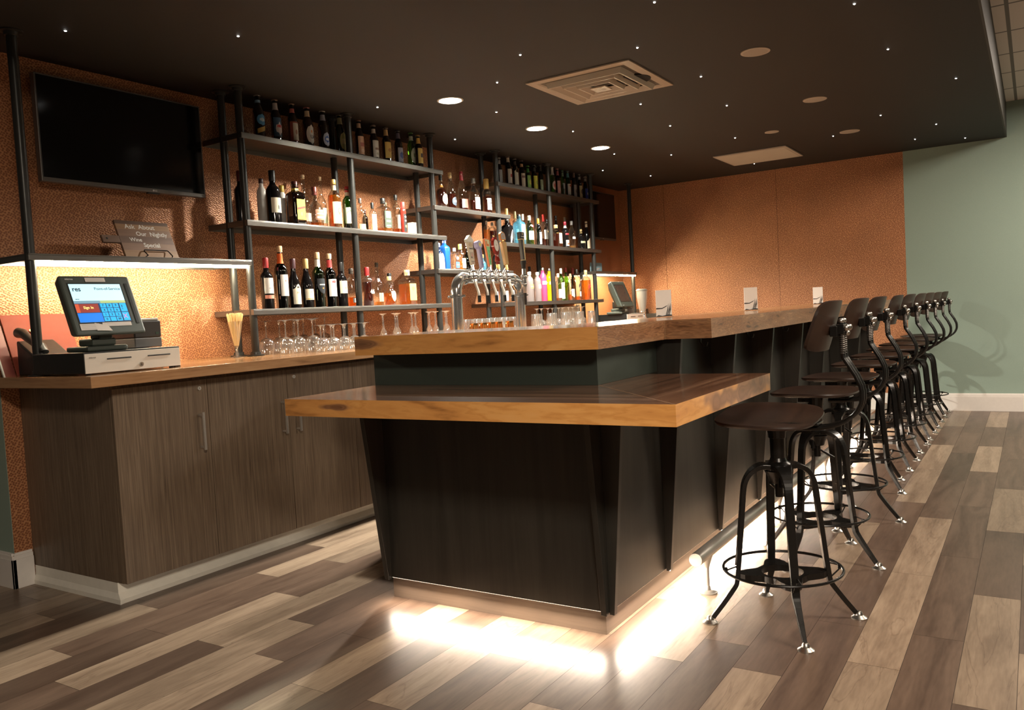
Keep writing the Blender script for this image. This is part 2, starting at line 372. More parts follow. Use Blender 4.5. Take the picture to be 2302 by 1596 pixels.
def text(body, size, pos, u, v, m, parent, name='lettering', align='CENTER', bold=0, ext=.0002):
    cu = bpy.data.curves.new(name, 'FONT'); cu.body = body; cu.size = size; cu.align_x = align; cu.align_y = 'CENTER'
    cu.extrude = ext; cu.offset = bold; cu.resolution_u = 3
    cu.materials.append(m)
    tmp = bpy.data.objects.new('tmp', cu); C.objects.link(tmp)
    me = bpy.data.meshes.new_from_object(tmp); bpy.data.objects.remove(tmp); bpy.data.curves.remove(cu); me.name = name
    if not me.materials: me.materials.append(m)
    o = bpy.data.objects.new(name, me); C.objects.link(o)
    u = Vector(u).normalized(); v = Vector(v).normalized(); n = u.cross(v)
    off = Vector((0, 0, 0)); p = parent
    while p is not None: off += p.location; p = p.parent
    mt = Matrix.Identity(4)
    for i, a in enumerate((u, v, n)):
        for j in range(3): mt[j][i] = a[j]
    mt.translation = Vector(pos)-off
    o.parent = parent; o.matrix_local = mt
    return o
X, Y, ZA = (1, 0, 0), (0, 1, 0), (0, 0, 1)
# ------------------------------------------------------------------ room shell
XE, YB, XL, ZC, ZH, YS = 8.776, 4.03, 1.908, 2.495, 2.81, .2
def build_floor():
    m = MB(); cols = []
    Wd, L, y0 = .1525, .957, .065
    # row: (x of a joint, tones of successive boards starting with the one left of that joint)
    known = {25: (1.0, 'MMM'), 24: (.9, 'LML'), 23: (1.3, 'MLM'), 22: (.8, 'LLM'), 21: (1.1, 'MDD'), 20: (2.02, 'LD'), 19: (1.57, 'LDL'), 18: (2.81, 'DL'), 17: (1.42, 'DLD'), 16: (1.87, 'DLL'), 15: (2.17, 'LD'), 14: (1.88, 'LD'),
             13: (1.2, 'DDD'), 12: (1.77, 'LL'), 11: (1.35, 'DDD'), 10: (1.79, 'DLL'), 9: (2.24, 'DL'), 8: (1.6, 'DML'), 7: (2.0, 'LDL'), 6: (2.45, 'DLL'),
             5: (1.7, 'DDMDDDDD'), 4: (2.48, 'LDLDD'), 3: (2.05, 'DDDLLDL'), 2: (2.67, 'LLLDDDDD'), 1: (2.98, 'DDDDLDL'), 0: (2.51, 'DLDLDDDD'), -1: (2.95, 'LDLDDDD')}
    known[3] = (2.02, 'DDDDLLDLL')
    tone = {'D': 0, 'M': .35, 'L': 1}
    rnd = random.Random(5)
    for r in range(-24, 46):
        if r in known: j, seq = known[r]
        else: j = 1.0+rnd.random()*L; seq = ''.join(rnd.choice('DDL') for _ in range(9))
        k0 = -int((j+1.6)/L)-1
        k = k0
        while True:
            xa, xb = j+(k-1)*L, j+k*L
            if xa > XE: break
            t = seq[k] if 0 <= k < len(seq) else rnd.choice('DDDL' if r < 4 else 'DL')
            xa2, xb2 = max(xa, -1.6), min(xb, XE)
            if r >= 26 and xb2 > 1.9: xb2 = 1.9
            if xb2 > xa2+.01:
                g = .0007
                m.add([(xa2+g, y0+r*Wd+g, 0), (xb2-g, y0+r*Wd+g, 0), (xb2-g, y0+(r+1)*Wd-g, 0), (xa2+g, y0+(r+1)*Wd-g, 0)], [(0, 1, 2, 3)], 0)
                cols.append((tone[t]*(.88+.12*rnd.random()), rnd.random(), rnd.random(), 1))
            k += 1
    m.add([(-1.6, -3.6, -.0015), (XE, -3.6, -.0015), (XE, 7.1, -.0015), (-1.6, 7.1, -.0015)], [(0, 1, 2, 3)], 1); cols.append((0, 0, 0, 1))
    o = m.build('floor', [FLOORM, P('dark joint', (.03, .02, .015), .8)])
    a = o.data.color_attributes.new('plank', 'FLOAT_COLOR', 'CORNER')
    for p in o.data.polygons:
        for li in p.loop_indices: a.data[li].color = cols[p.index]
    struct(o)
build_floor()
struct(MB().box(XL, XE, YB, YB+.12, 0, ZC).build('wall_back', COPPERWALL))
struct(MB().box(XL, XL+.12, YB+.12, 7.1, 0, ZC).build('wall_left', TEAL))
struct(MB().box(XL-.002, XL, YB, 7.1, 0, ZC).build('trim_1', TEAL))
struct(MB().box(XE, XE+.12, 1.045, YB+.12, 0, ZC).build('wall_right', COPPERWALL))
struct(MB().box(XE, XE+.12, -3.6, 1.045, 0, ZH).build('wall_right_painted', TEAL))
seam = MB()
for y in (2.249, 3.49): seam.box(XE-.0015, XE, y-.0015, y+.0015, .17, ZC)
struct(seam.build('trim_2', P('wallcovering seam', (.12, .05, .02), .7)))
struct(MB().box(1.15, XE, YS, 7.1, ZC, ZC+.08).build('ceiling', CEILDARK))
struct(MB().box(1.15, XE, YS-.012, YS, ZC, ZH).build('trim_3', FASCIA))
up = MB(); up.box(-1.6, XE, -3.6, YS-.012, ZH, ZH+.05); up.box(-1.6, 1.15, YS-.012, 7.1, ZH, ZH+.05)
struct(up.build('ceiling_upper', TILES))
def baseboard(name, x0, x1, y0, y1, d):
    """d: direction the face looks, '-x' or '-y'"""
    m = MB(); h = .166
    for (t, za, zb) in ((.016, 0, h-.03), (.012, h-.03, h-.012), (.007, h-.012, h)):
        if d == '-x': m.box(x0-t, x0, y0, y1, za, zb)
        else: m.box(x0, x1, y0-t, y0, za, zb)
    return struct(m.build(name, WHITETRIM, bevel=.001))
baseboard('baseboard_right', XE, XE, -3.6, YB, '-x')
baseboard('baseboard_left', XL-.002, XL, YB-.016, 7.1, '-x')
baseboard('baseboard_back', XL-.018, 1.985, YB, YB, '-y')
# ------------------------------------------------------------------ back bar cabinets
def cove(m, x0, x1):
    y = 3.325
    m.add([(x0, y, 0), (x1, y, 0), (x1, y-.004, .02), (x0, y-.004, .02), (x1, y+.02, .045), (x0, y+.02, .045), (x1, y+.022, .095), (x0, y+.022, .095)],
          [(0, 1, 2, 3), (3, 2, 4, 5), (5, 4, 6, 7)])
def handle(parent, x, z0=.60, z1=.775):
    h = MB(); y = 3.30-.02
    h.box(x-.006, x+.006, y-.036, y-.026, z0, z1)
    for z in (z0+.008, z1-.018): h.box(x-.005, x+.005, y-.028, y, z, z+.009)
    return h.build('handle', BRUSHED, parent, bevel=.001)
def lock(parent, x):
    k = MB(); k.cyl((x, 3.281, .885), (x, 3.274, .885), .009, n=18); k.box(x-.001, x+.001, 3.2735, 3.2745, .880, .890, 1)
    return k.build('lock', [P('nickel lock face', (.7, .68, .62), .3, .6), BLACKPL], parent)
def cabinet(x0, x1, label, doors, locks, group='cabinets under the back counter', side=False):
    t = thing('base_cabinet', label, 'cabinet', (x0, 3.66, 0), group)
    c = MB(); c.box(x0, x1, 3.302, YB-.002, .09, .944); c.box(x0, x1, 3.36, YB-.02, 0, .09)
    c.build('carcass', CABWOOD, t)
    tk = MB(); cove(tk, x0-(.0 if side else 0), x1)
    if side:
        xs = x0
        tk.add([(xs-.012, 3.320, 0), (xs-.012, YB-.016, 0), (xs-.012, YB-.016, .02), (xs-.012, 3.318, .02), (xs-.003, 3.345, .045), (xs-.003, YB-.016, .045), (xs-.002, 3.347, .0895), (xs-.002, YB-.016, .0895)],
               [(1, 0, 3, 2), (2, 3, 4, 5), (5, 4, 6, 7)])
        tk.add([(xs-.012, 3.320, 0), (xs+.01, 3.325, 0), (xs+.01, 3.321, .02), (xs-.012, 3.318, .02), (xs-.003, 3.345, .045), (xs-.002, 3.347, .0895), (xs+.01, 3.347, .0895), (xs+.01, 3.345, .045)], [(0, 1, 2, 3), (3, 2, 7, 4), (4, 7, 6, 5)])
    tk.build('cove_base', COVE, t)
    for i, (a, b, hx) in enumerate(doors):
        d = MB().box(a+.0015, b-.0015, 3.281, 3.3015, .09, .925).build('door', CABWOOD, t, bevel=.0015)
        if hx: handle(d, hx)
        if i in locks: lock(d, locks[i])
    return t
cabinet(1.99, 2.461, 'leftmost dark wood cabinet, one door with a bar handle and a lock, exposed end panel', [(1.99, 2.461, 2.405)], {0: 2.415}, side=True)
cabinet(2.461, 3.434, 'dark wood cabinet with two doors whose handles meet in the middle', [(2.461, 2.946, 2.90), (2.946, 3.434, 2.995)], {1: 2.992})
run = [(3.434+.487*i, 3.434+.487*(i+1), 3.434+.487*(i+1)-.05 if i % 2 == 0 else 3.434+.487*i+.05) for i in range(10)]
cabinet(3.434, 3.434+4.87, 'long dark wood cabinet run going on behind the bar', run, {})
ct = thing('back_countertop', 'long walnut worktop on the dark back cabinets under the bottle shelves', 'countertop', (5, 3.6, .945))
poly = [(1.84, 3.17), (XE-.02, 3.17), (XE-.02, YB-.001), (1.909, YB-.001), (1.84, YB-.001)]
MB().prism(poly, .945, .992, 1, mtop=0, mbot=1).build('worktop', [BACKTOP, BACKEDGE], ct, bevel=.002)
CZ = .992
# ------------------------------------------------------------------ pipe shelving
sh = thing('pipe_shelving', 'black steel pipe shelving fixed between back counter and ceiling, holding all the bottles', 'shelving', (5.2, 3.8, CZ))
YF, YR = 3.72, 3.865
def pole(x, y):
    p = MB(); p.cyl((x, y, CZ), (x, y, ZC), .0215, n=18)
    o = p.build('pole', STEEL, sh, smooth=True)
    for z, d in ((CZ, 1), (ZC, -1)):
        MB().lathe([(.047, 0), (.047, .006*d), (.03, .008*d), (.028, .022*d), (.0217, .024*d)], (x, y, z), 24).build('flange', STEEL, o, smooth=True)
for x in (3.13, 4.0, 4.85, 5.72, 6.58, 7.43): pole(x, YF); pole(x, YR)
pole(1.93, YF); pole(8.36, YF)
def shelf(x0, x1, z, th=.032, y0=3.69, y1=YB-.003):
    s = MB(); s.box(x0, x1, y0, y1, z-.006, z)
    s.box(x0, x1, y0, y0+.006, z-th, z-.006); s.box(x0, x1, y1-.006, y1, z-th, z-.006)
    s.box(x0, x0+.006, y0+.006, y1-.006, z-th, z-.006); s.box(x1-.006, x1, y0+.006, y1-.006, z-th, z-.006)
    return s.build('shelf', SHELFM, sh, bevel=.0012)
for z in (2.24, 1.755, 1.255): shelf(3.11, 4.955, z)
for z in (1.975, 1.51): shelf(4.83, 5.86, z)
for z in (2.238, 1.745, 1.247): shelf(5.70, 7.55, z)
shelf(1.91, 3.12, 1.530, .03); shelf(7.40, 8.40, 1.530, .03)
for a, b, gm in ((1.955, 3.11, GLOW), (7.44, 8.395, P('white led diffuser far', (1, .84, .55), .5, emit=330))):
    MB().box(a, b, 3.703, 3.717, 1.486, 1.4995).build('led_strip', gm, sh)
# ------------------------------------------------------------------ televisions
SCREEN = P('television screen glass', (.002, .002, .002), .12)
def tv(x0, x1, z0, z1, label):
    t = thing('television', label, 'television', ((x0+x1)/2, YB, (z0+z1)/2), 'televisions on the back wall')
    b = MB(); b.box(x0, x1, 3.93, 3.965, z0, z1); b.box(x0+.2, x1-.2, 3.965, 4.0, z0+.1, z1-.12)
    b.build('bezel', P('grey television bezel', (.16, .15, .14), .35, .6), t, bevel=.002)
    MB().box(x0+.008, x1-.008, 3.9285, 3.9302, z0+.020, z1-.008).build('screen', SCREEN, t)
    br = MB(); br.box((x0+x1)/2-.1, (x0+x1)/2+.1, 4.0, YB-.001, (z0+z1)/2-.1, (z0+z1)/2+.1); br.build('wall_bracket', BLACKPL, t)
    lg = (x0+x1)/2+.13
    text('LG', .012, (lg+.012, 3.929, z0+.010), X, ZA, P('silver logo', (.6, .6, .6), .4), t, bold=.0003)
    r = MB(); r.cyl((lg-.002, 3.9295, z0+.010), (lg-.002, 3.9285, z0+.010), .005, n=16); r.build('logo', P('silver logo', (.6, .6, .6), .4), t)
    MB().box(lg-.03, lg+.04, 3.935, 3.955, z0-.006, z0).build('sensor', BLACKPL, t)
tv(2.125, 3.032, 1.897, 2.405, 'flat black television on the copper wall above the left light shelf')
tv(7.50, 8.43, 1.897, 2.405, 'dark television in the far corner above the right light shelf')
# ------------------------------------------------------------------ bar
bar = thing('bar', 'black L-shaped bar with tapered fins and a lit brown kick board', 'bar', (4.6, 1.6, 0))
BX, BY, BXE = 2.52, 1.27, 7.72
body = MB()
body.prism([(BX, BY), (BXE, BY), (BXE, 1.62), (3.0, 1.62), (3.0, 2.285), (BX, 2.285)], .093, 1.017)
body.build('body_panel', BARBLACK, bar)
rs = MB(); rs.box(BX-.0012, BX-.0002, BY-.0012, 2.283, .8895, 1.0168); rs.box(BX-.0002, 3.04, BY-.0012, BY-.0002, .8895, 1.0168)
rs.build('riser_panel', P('black riser with painted green reflection', (.034, .044, .036), .38), bar)  # green tint painted in for the sage wall reflecting in the black gloss
kb = MB(); kb.prism([(BX+.028, BY+.028), (BXE-.02, BY+.028), (BXE-.02, 1.6), (2.98, 1.6), (2.98, 2.28), (BX+.028, 2.28)], 0, .093)
kb.build('kick_board', KICKWOOD, bar)
def fin_long(x, p1):
    f = MB(); t = .022
    f.add([(x, BY, .09), (x, BY-.018, .09), (x, BY-p1, 1.0165), (x, BY, 1.0165), (x+t, BY, .09), (x+t, BY-.018, .09), (x+t, BY-p1, 1.0165), (x+t, BY, 1.0165)],
          [(0, 3, 2, 1), (4, 5, 6, 7), (0, 1, 5, 4), (1, 2, 6, 5), (2, 3, 7, 6)])
    return f
def fin_clip(f, zt, full=1.0165, p0=.018, p1=.1):
    k = (zt-.09)/(full-.09); return p0+(p1-p0)*k
def fin(kind, c, zt, p1=.1):
    pt = fin_clip(None, zt, p1=p1); t = .022; f = MB()
    prof = [(0, .085), (.018, .085), (pt, zt), (0, zt)]
    if kind == 'long':
        a = [(c, BY-d, z) for d, z in prof]; b = [(c+t, BY-d, z) for d, z in prof]
    else:
        a = [(BX-d, c, z) for d, z in prof]; b = [(BX-d, c+t, z) for d, z in prof]
    f.add(a+b, [(0, 1, 2, 3), (7, 6, 5, 4), (0, 4, 5, 1), (1, 5, 6, 2), (2, 6, 7, 3), (3, 7, 4, 0)])
    return f.build('fin', BARBLACK, bar, bevel=.001)
ZL = .829
fin('long', 2.522, ZL); fin('short', 1.272, ZL); fin('short', 2.262, ZL, .14)
fin('long', 3.045, 1.0165, .105)
for i in range(1, 8): fin('long', 3.045+.645*i, 1.0165, .12)
tr = MB(); tr.box(BX-.0005, BX+.0, 1.27, 2.285, .889, .8905)
# lower counter
lc = thing('lower_bar_counter', 'low L-shaped wooden counter wrapped round the near corner of the bar', 'countertop', (2.3, 1.4, ZL))
Lo = [(2.03, .80), (2.94, .80), (2.94, BY-.001), (BX-.001, BY-.001), (BX-.001, 2.278), (2.03, 2.278)]
lm = MB()
lm.prism([(2.03, .80), (BX-.001, BY-.001), (BX-.001, 2.278), (2.03, 2.278)], ZL, .889, 2, mtop=1, mbot=2)
lm.prism([(2.03, .80), (2.94, .80), (2.94, BY-.001), (BX-.001, BY-.001)], ZL, .889, 2, mtop=0, mbot=2)
lm.build('counter_slab', [TOPX, TOPY, SAP], lc)
inlay = MB(); d = Vector((.49, .47, 0)).normalized(); pn = Vector((-d.y, d.x, 0))*.0012
a, b = Vector((2.031, .801, .8893)), Vector((BX-.002, BY-.002, .8893))
inlay.add([a-pn, b-pn, b+pn, a+pn], [(0, 1, 2, 3)]); inlay.build('mitre_joint', P('mitre line', (.35, .2, .1), .4), lc)
# upper counter
uc = thing('upper_bar_counter', 'raised thick wooden bar counter top running to the far end of the bar', 'countertop', (4.6, 1.5, 1.017))
um = MB()
z0, z1 = 1.0175, 1.092
um.prism([(2.42, 1.212), (3.0, 1.62), (3.0, 2.29), (2.42, 2.29)], z0, z1, 2, mtop=1)
um.prism([(2.42, 1.212), (3.01, 1.215), (3.01, 1.62), (3.0, 1.62)], z0, z1, 3, mtop=0)
um.prism([(3.01, 1.03), (7.76, 1.03), (7.76, 1.62), (3.01, 1.62)], z0, z1, 3, mtop=0)
um.build('counter_slab', [BACKTOP, BACKTOP, SAP2, WALN], uc)
jl = MB(); jl.box(3.008, 3.0115, 1.213, 1.2155, z0, z1); jl.build('joint_line', P('mitre line', (.35, .2, .1), .4), uc)
hk = MB()
for x in (3.25, 3.9, 4.55, 5.2, 5.85, 6.5, 7.15):
    hk.tube([(x, 1.16, 1.016), (x, 1.16, .99), (x, 1.15, .975), (x, 1.135, .975), (x, 1.13, .99)], .003, 6)
hk.build('coat_hook', BLACKIRON, uc)
# led strips under the bar body
for nm, lb, bx in (('led_strip_short', 'warm glowing strip under the short front of the bar', (BX+.002, BX+.014, 1.29, 2.26)), ('led_strip_long', 'warm glowing strip under the long side of the bar', (2.56, 7.68, BY+.002, BY+.014))):
    tag(MB().box(*bx, .0912, .0929).build('light_strip', P('warm led tape', (1, .83, .66), .5, emit=2.5)), lb, 'light strip')
# foot rail
fr = thing('foot_rail', 'round brushed steel foot rail along the long side of the bar', 'foot rail', (5.4, 1.125, 0))
MB().cyl((2.975, 1.12, .166), (7.75, 1.12, .166), .0265, n=28).build('rail', BRUSHED, fr, smooth=True, bevel=.001)
for x in (3.10, 4.19, 5.28, 6.37, 7.46):
    p = MB(); p.cyl((x, 1.12, .006), (x, 1.12, .142), .0075, .0075, 14); p.lathe([(.008, .10), (.012, .115), (.02, .140), (.024, .15)], (x, 1.12, 0), 14)
    o = p.build('post', BRUSHED, fr, smooth=True)
    MB().lathe([(.036, 0), (.036, .004), (.03, .009), (.012, .012), (.009, .03)], (x, 1.12, 0), 24).build('flange', BRUSHED, o, smooth=True)
# ------------------------------------------------------------------ ceiling fittings
LENS = P('lit downlight lens', (1, .98, .92), .5, emit=40)
for x, y, lb in ((4.20, 3.04, 'nearest and largest of the three glowing ceiling downlights'), (5.27, 3.05, 'middle one of the three glowing ceiling downlights'), (6.30, 3.04, 'farthest of the three glowing ceiling downlights')):
    t = thing('downlight', lb, 'ceiling light', (x, y, ZC), 'lit downlights over the back bar')
    MB().lathe([(.082, -.0005), (.082, -.004), (.072, -.006), (.068, -.002)], (x, y, ZC), 32).build('trim_ring', P('white fitting', (.7, .68, .62), .4), t, smooth=True)
    MB().lathe([(1e-6, -.004), (.068, -.004)], (x, y, ZC), 32).build('lens', LENS, t)
    L = bpy.data.lights.new('downlight_lamp', 'SPOT'); L.energy = 400; L.color = (1, .93, .80); L.spot_size = math.radians(146); L.spot_blend = .5; L.shadow_soft_size = .045
    o = bpy.data.objects.new('downlight_lamp', L); C.objects.link(o); o.parent = t; o.location = (0, 0, -.02)
stars = [(2.08,3.56),(2.61,3.07),(4.01,3.47),(3.74,2.24),(4.08,2.61),(4.66,3.00),(5.13,3.69),(5.57,2.91),(4.06,1.72),(5.18,2.19),(3.52,1.40),(4.83,1.65),(5.66,1.76),(4.17,0.68),(5.06,0.66),(6.07,0.40),(6.86,0.96),(7.59,0.65),(8.17,0.87),(8.49,0.50),(7.41,1.41),(6.81,2.06),(5.96,2.29),(7.10,2.73),(6.65,3.08),(7.34,3.53),(8.05,3.33),(8.23,2.31)]
STAR = P('star light tip', (1, .96, .9), .5, emit=30)
sl = MB().lathe([(.005, .0005), (.005, -.0015), (.0035, -.0025), (1e-6, -.004)], (0, 0, 0), 12).build('star_light', STAR)
for i, (x, y) in enumerate(stars):
    o = sl if i == 0 else sl.copy()
    if i: C.objects.link(o)
    o.location = (x, y, ZC)
    lb = 'tiny white star light glowing in the dark brown ceiling'
    if i == 0: lb = 'tiny star light at the far left of the ceiling, above the large television'
    elif i == 1: lb = 'tiny star light left of the bottle shelves, second from the left in the photo'
    elif i == 10: lb = 'tiny star light at the top edge of the photo, right of the square vent'
    elif i == 13: lb = 'tiny star light at the top edge of the photo, nearest the ceiling edge'
    tag(o, lb, 'star light', 'star lights in the dark ceiling')
def cone(x, y, r, label):
    t = thing('ceiling_speaker', label, 'ceiling speaker', (x, y, ZC), 'round beige ceiling fittings')
    MB().lathe([(r, 0), (r, -.004), (r*.86, -.006)], (x, y, ZC), 32).build('rim', P('beige fitting', (.42, .36, .30), .5), t, smooth=True)
    MB().lathe([(r*.85, -.004), (r*.84, -.0062), (1e-6, -.0062)], (x, y, ZC), 32).build('grille', P('beige grille', (.36, .31, .26), .7), t)
cone(4.571, 1.253, .078, 'largest round beige ceiling disc, right of the square vent')
cone(5.943, 1.24, .078, 'middle round beige ceiling disc between two others of the same row')
cone(7.309, 1.261, .078, 'farthest round beige ceiling disc, nearest the green wall')
cone(6.805, 1.76, .055, 'small round beige ceiling disc beside the blank square panel')
def vent():
    x0, x1, y0, y1 = 4.204, 4.862, 1.842, 2.488
    t = thing('ceiling_vent', 'square beige air diffuser with stepped louvres in the dark ceiling', 'ceiling vent', ((x0+x1)/2, (y0+y1)/2, ZC))
    VM = P('beige vent metal', (.40, .34, .27), .38, .1)
    cx, cy = (x0+x1)/2, (y0+y1)/2
    def ring(m, h0, z0, h1, z1):
        a = [(cx+sx*h0, cy+sy*h0, z0) for sx, sy in ((-1, -1), (1, -1), (1, 1), (-1, 1))]
        b = [(cx+sx*h1, cy+sy*h1, z1) for sx, sy in ((-1, -1), (1, -1), (1, 1), (-1, 1))]
        m.add(a+b, [(i, (i+1) % 4, 4+(i+1) % 4, 4+i) for i in range(4)])
    H = (x1-x0)/2
    f = MB(); ring(f, H, ZC-.0005, H, ZC-.008); ring(f, H, ZC-.008, H-.05, ZC-.010); ring(f, H-.05, ZC-.010, H-.06, ZC-.004); f.build('frame', VM, t)
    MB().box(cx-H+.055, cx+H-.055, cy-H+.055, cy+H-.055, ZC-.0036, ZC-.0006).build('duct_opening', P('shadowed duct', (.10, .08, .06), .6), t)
    for h in (.245, .18, .115):
        m = MB(); ring(m, h, ZC-.004, h-.012, ZC-.034); ring(m, h-.012, ZC-.034, h-.02, ZC-.034); ring(m, h-.02, ZC-.034, h-.055, ZC-.012); m.build('louvre', VM, t)
    MB().box(cx-.05, cx+.05, cy-.05, cy+.05, ZC-.036, ZC-.03).build('centre_plate', VM, t)
    b = MB(); b.cyl((cx+.03, cy-.20, ZC-.005), (cx+.03, cy-.20, ZC-.012), .1, .1, 24); b.build('duct_hole', P('black opening', (.003, .003, .003), .9), t)
vent()
t = thing('ceiling_panel', 'blank square beige panel in the dark ceiling toward the end wall', 'ceiling panel', (7.83, 2.15, ZC))
MB().box(7.49, 8.13, 1.82, 2.48, ZC-.012, ZC-.0005).build('frame', P('beige fitting', (.42, .36, .30), .5), t, bevel=.003)
MB().box(7.515, 8.105, 1.845, 2.455, ZC-.0135, ZC-.012).build('panel', P('cream panel', (.50, .44, .36), .6), t)
struct(MB().box(1.138, 1.15, YS-.012, 7.1, ZC, ZH).build('trim_4', FASCIA))
# ------------------------------------------------------------------ bar stools
def smooth_path(pts, wd, k=3):
    out, wo = [], []; n = len(pts); g = lambda i: pts[max(0, min(n-1, i))]
    for i in range(n-1):
        if i == n-2: steps = 1
        else: steps = k
        for j in range(steps):
            t = j/steps; q = []
            for d in range(2):
                a, b, c, e = g(i-1)[d], g(i)[d], g(i+1)[d], g(i+2)[d]
                q.append(.5*(2*b+(c-a)*t+(2*a-5*b+4*c-e)*t*t+(3*b-a-3*c+e)*t**3))
            out.append(tuple(q)); wo.append(wd[i]+(wd[i+1]-wd[i])*t)
    out.append(pts[-1]); wo.append(wd[-1])
    return out, wo
def make_stool():
    t = thing('bar_stool', '', 'bar stool', (0, 0, 0), 'industrial bar stools along the bar')
    # -- swivelling part (turned together by sw)
    sw = []
    def sx(a, k=3.2): return (abs(math.cos(a))**k+abs(math.sin(a))**k)**(-1/k)
    seat = MB(); n = 40; rings = []
    def ring(r, z, dish=0):
        out = []
        for i in range(n):
            a = 2*PI*i/n; q = sx(a)*r; x, y = q*math.cos(a), q*math.sin(a)
            out.append((x*1.02, y*.97, z+dish*(-.010+.012*abs(x/.2)**2)))
        return out
    R = [(1e-4, .7285, 1), (.10, .7295, 1), (.150, .734, 1), (.174, .7395, .8), (.1795, .7385, .6), (.181, .732, .4), (.177, .7245, .2), (.168, .7225, .2), (1e-4, .718, 0)]
    o = 0
    for r, z, dsh in R: seat.v += ring(r, z+.006, dsh)
    for j in range(len(R)-1):
        for i in range(n):
            i2 = (i+1) % n; seat.f.append((j*n+i, (j+1)*n+i, (j+1)*n+i2, j*n+i2)); seat.m.append(0)
    sw.append(seat.build('seat', STOOLWOOD, t, smooth=True))
    br = MB(); br.box(-.045, .045, -.15, .12, .712, .7205); br.box(-.02, .02, -.12, -.06, .69, .7125); br.box(-.025, .025, .02, .07, .69, .7125)
    br.cyl((0, 0, .66), (0, 0, .7125), .03, .036, 18)
    sw.append(br.build('seat_bracket', BLACKIRON, t, bevel=.002))
    # backrest: curved plate leaning back
    b = MB(); nu, nv = 14, 8; W, Hh, th = .158, .083, .010; cz, cy = 1.052, -.195
    def bp(u, v, off):
        x = W*u*(1-.10*abs(v)**7); y = cy+.035*u*u-.025*v-off*.97; z = cz+Hh*v*(1-.20*abs(u)**7)-off*.25
        return (x, y, z)
    for off in (0, th):
        for j in range(nv+1):
            for i in range(nu+1): b.v.append(bp(-1+2*i/nu, -1+2*j/nv, off))
    q = (nu+1)*(nv+1)
    for j in range(nv):
        for i in range(nu):
            a = j*(nu+1)+i; b.f.append((a, a+1, a+nu+2, a+nu+1)[::-1]); b.m.append(0); b.f.append((q+a, q+a+1, q+a+nu+2, q+a+nu+1)); b.m.append(0)
    def edge(idx):
        for k in range(len(idx)-1): b.f.append((idx[k], idx[k+1], q+idx[k+1], q+idx[k])); b.m.append(0)
    edge([i for i in range(nu+1)]); edge([nv*(nu+1)+i for i in range(nu, -1, -1)]); edge([j*(nu+1)+nu for j in range(nv+1)]); edge([j*(nu+1) for j in range(nv, -1, -1)])
    sw.append(b.build('backrest', STOOLWOOD, t, smooth=True))
    cl = MB(); cl.box(-.05, .05, cy-.028, cy-.004, 1.014, 1.050); cl.box(-.034, .034, cy-.046, cy-.022, 1.022, 1.055)
    sw.append(cl.build('clamp_bracket', BLACKIRON, t, bevel=.002))
    kn = MB()
    for x in (-.02, .02): kn.sphere((x, cy-.036, 1.065), .0105, 12); kn.sphere((x, cy-.052, 1.042), .0125, 12)
    kn.sphere((0, cy-.05, 1.024), .010, 12)
    sw.append(kn.build('clamp_nut', DULLCHROME, t, smooth=True))
    for x in (-.020, .020):
        pts = [(x, cy-.036, 1.060), (x, cy-.038, .945), (x, cy-.044, .935), (x, cy-.088, .86), (x, cy-.096, .815), (x, cy-.088, .775), (x, cy-.055, .735), (x, cy+.0, .708), (x, cy+.06, .7), (x, -.06, .7)]
        # rounded path
        P2 = [Vector(pts[0])]
        for i in range(1, len(pts)-1):
            a, m_, c = Vector(pts[i-1]), Vector(pts[i]), Vector(pts[i+1])
            P2 += [m_.lerp(a, .3), m_.lerp(c, .3)]
        P2.append(Vector(pts[-1]))
        sw.append(MB().tube(P2, .0078, 10).build('back_rod', BLACKIRON, t, smooth=True))
        th_ = MB()
        for k in range(11): th_.lathe([(.0078, 0), (.0092, .0025), (.0078, .005)], (x, cy-.0375, .955+k*.007), 10)
        sw.append(th_.build('rod_thread', P('worn thread steel', (.12, .11, .10), .35, .7), t, smooth=True))
    # -- fixed base
    cp = MB(); cp.cyl((0, 0, .55), (0, 0, .665), .0245, .0265, 22); cp.cyl((0, 0, .45), (0, 0, .56), .014, .014, 14)
    cp.build('screw_column', BLACKIRON, t, smooth=True)
    hb = MB(); hb.lathe([(.045, .545), (.052, .555), (.046, .568), (.03, .578), (.026, .59)], (0, 0, 0), 24); hb.lathe([(.03, .50), (.036, .52), (.05, .545)], (0, 0, 0), 20)
    hb.build('hub', BLACKIRON, t, smooth=True)
    for k in range(4):
        a = k*PI/2; dx, dy = math.cos(a), math.sin(a); side = (-dy, dx, 0)
        prof = [(.03, .560), (.058, .562), (.083, .553), (.104, .535), (.119, .508), (.126, .475), (.134, .40), (.150, .25), (.158, .185), (.163, .150), (.172, .128), (.215, .068), (.252, .020)]
        wd = [.074, .062, .048, .036, .029, .028, .028, .028, .028, .027, .025, .019, .013]
        pf, wf = smooth_path(prof, wd)
        lg = MB(); lg.strap([(r*dx, r*dy, z) for r, z in pf], side, wf, .017)
        o = lg.build('leg', BLACKIRON, t, bevel=.002)
        MB().lathe([(.027, 0), (.027, .004), (.021, .008), (.014, .013), (.0125, .021), (.007, .027), (1e-5, .0275)], (.262*dx, .262*dy, 0), 20).build('foot_glide', DULLCHROME, o, smooth=True)
        c = MB(); p0 = Vector((.203*dx, .203*dy, .192)); s_ = Vector(side)*.022
        c.tube([Vector((.160*dx, .160*dy, .205))+s_*.3, p0+s_*.5, p0-s_*.5, Vector((.160*dx, .160*dy, .150))-s_*.3], .0028, 6)
        c.box(*(sorted((.198*dx-.005, .198*dx+.005))), *(sorted((.198*dy-.005, .198*dy+.005))), .184, .20)
        c.build('ring_bracket', BLACKIRON, t)
    MB().tube([(.204*math.cos(2*PI*i/48), .204*math.sin(2*PI*i/48), .192) for i in range(48)], .0052, 8, closed=True).build('foot_ring', BLACKIRON, t, smooth=True)
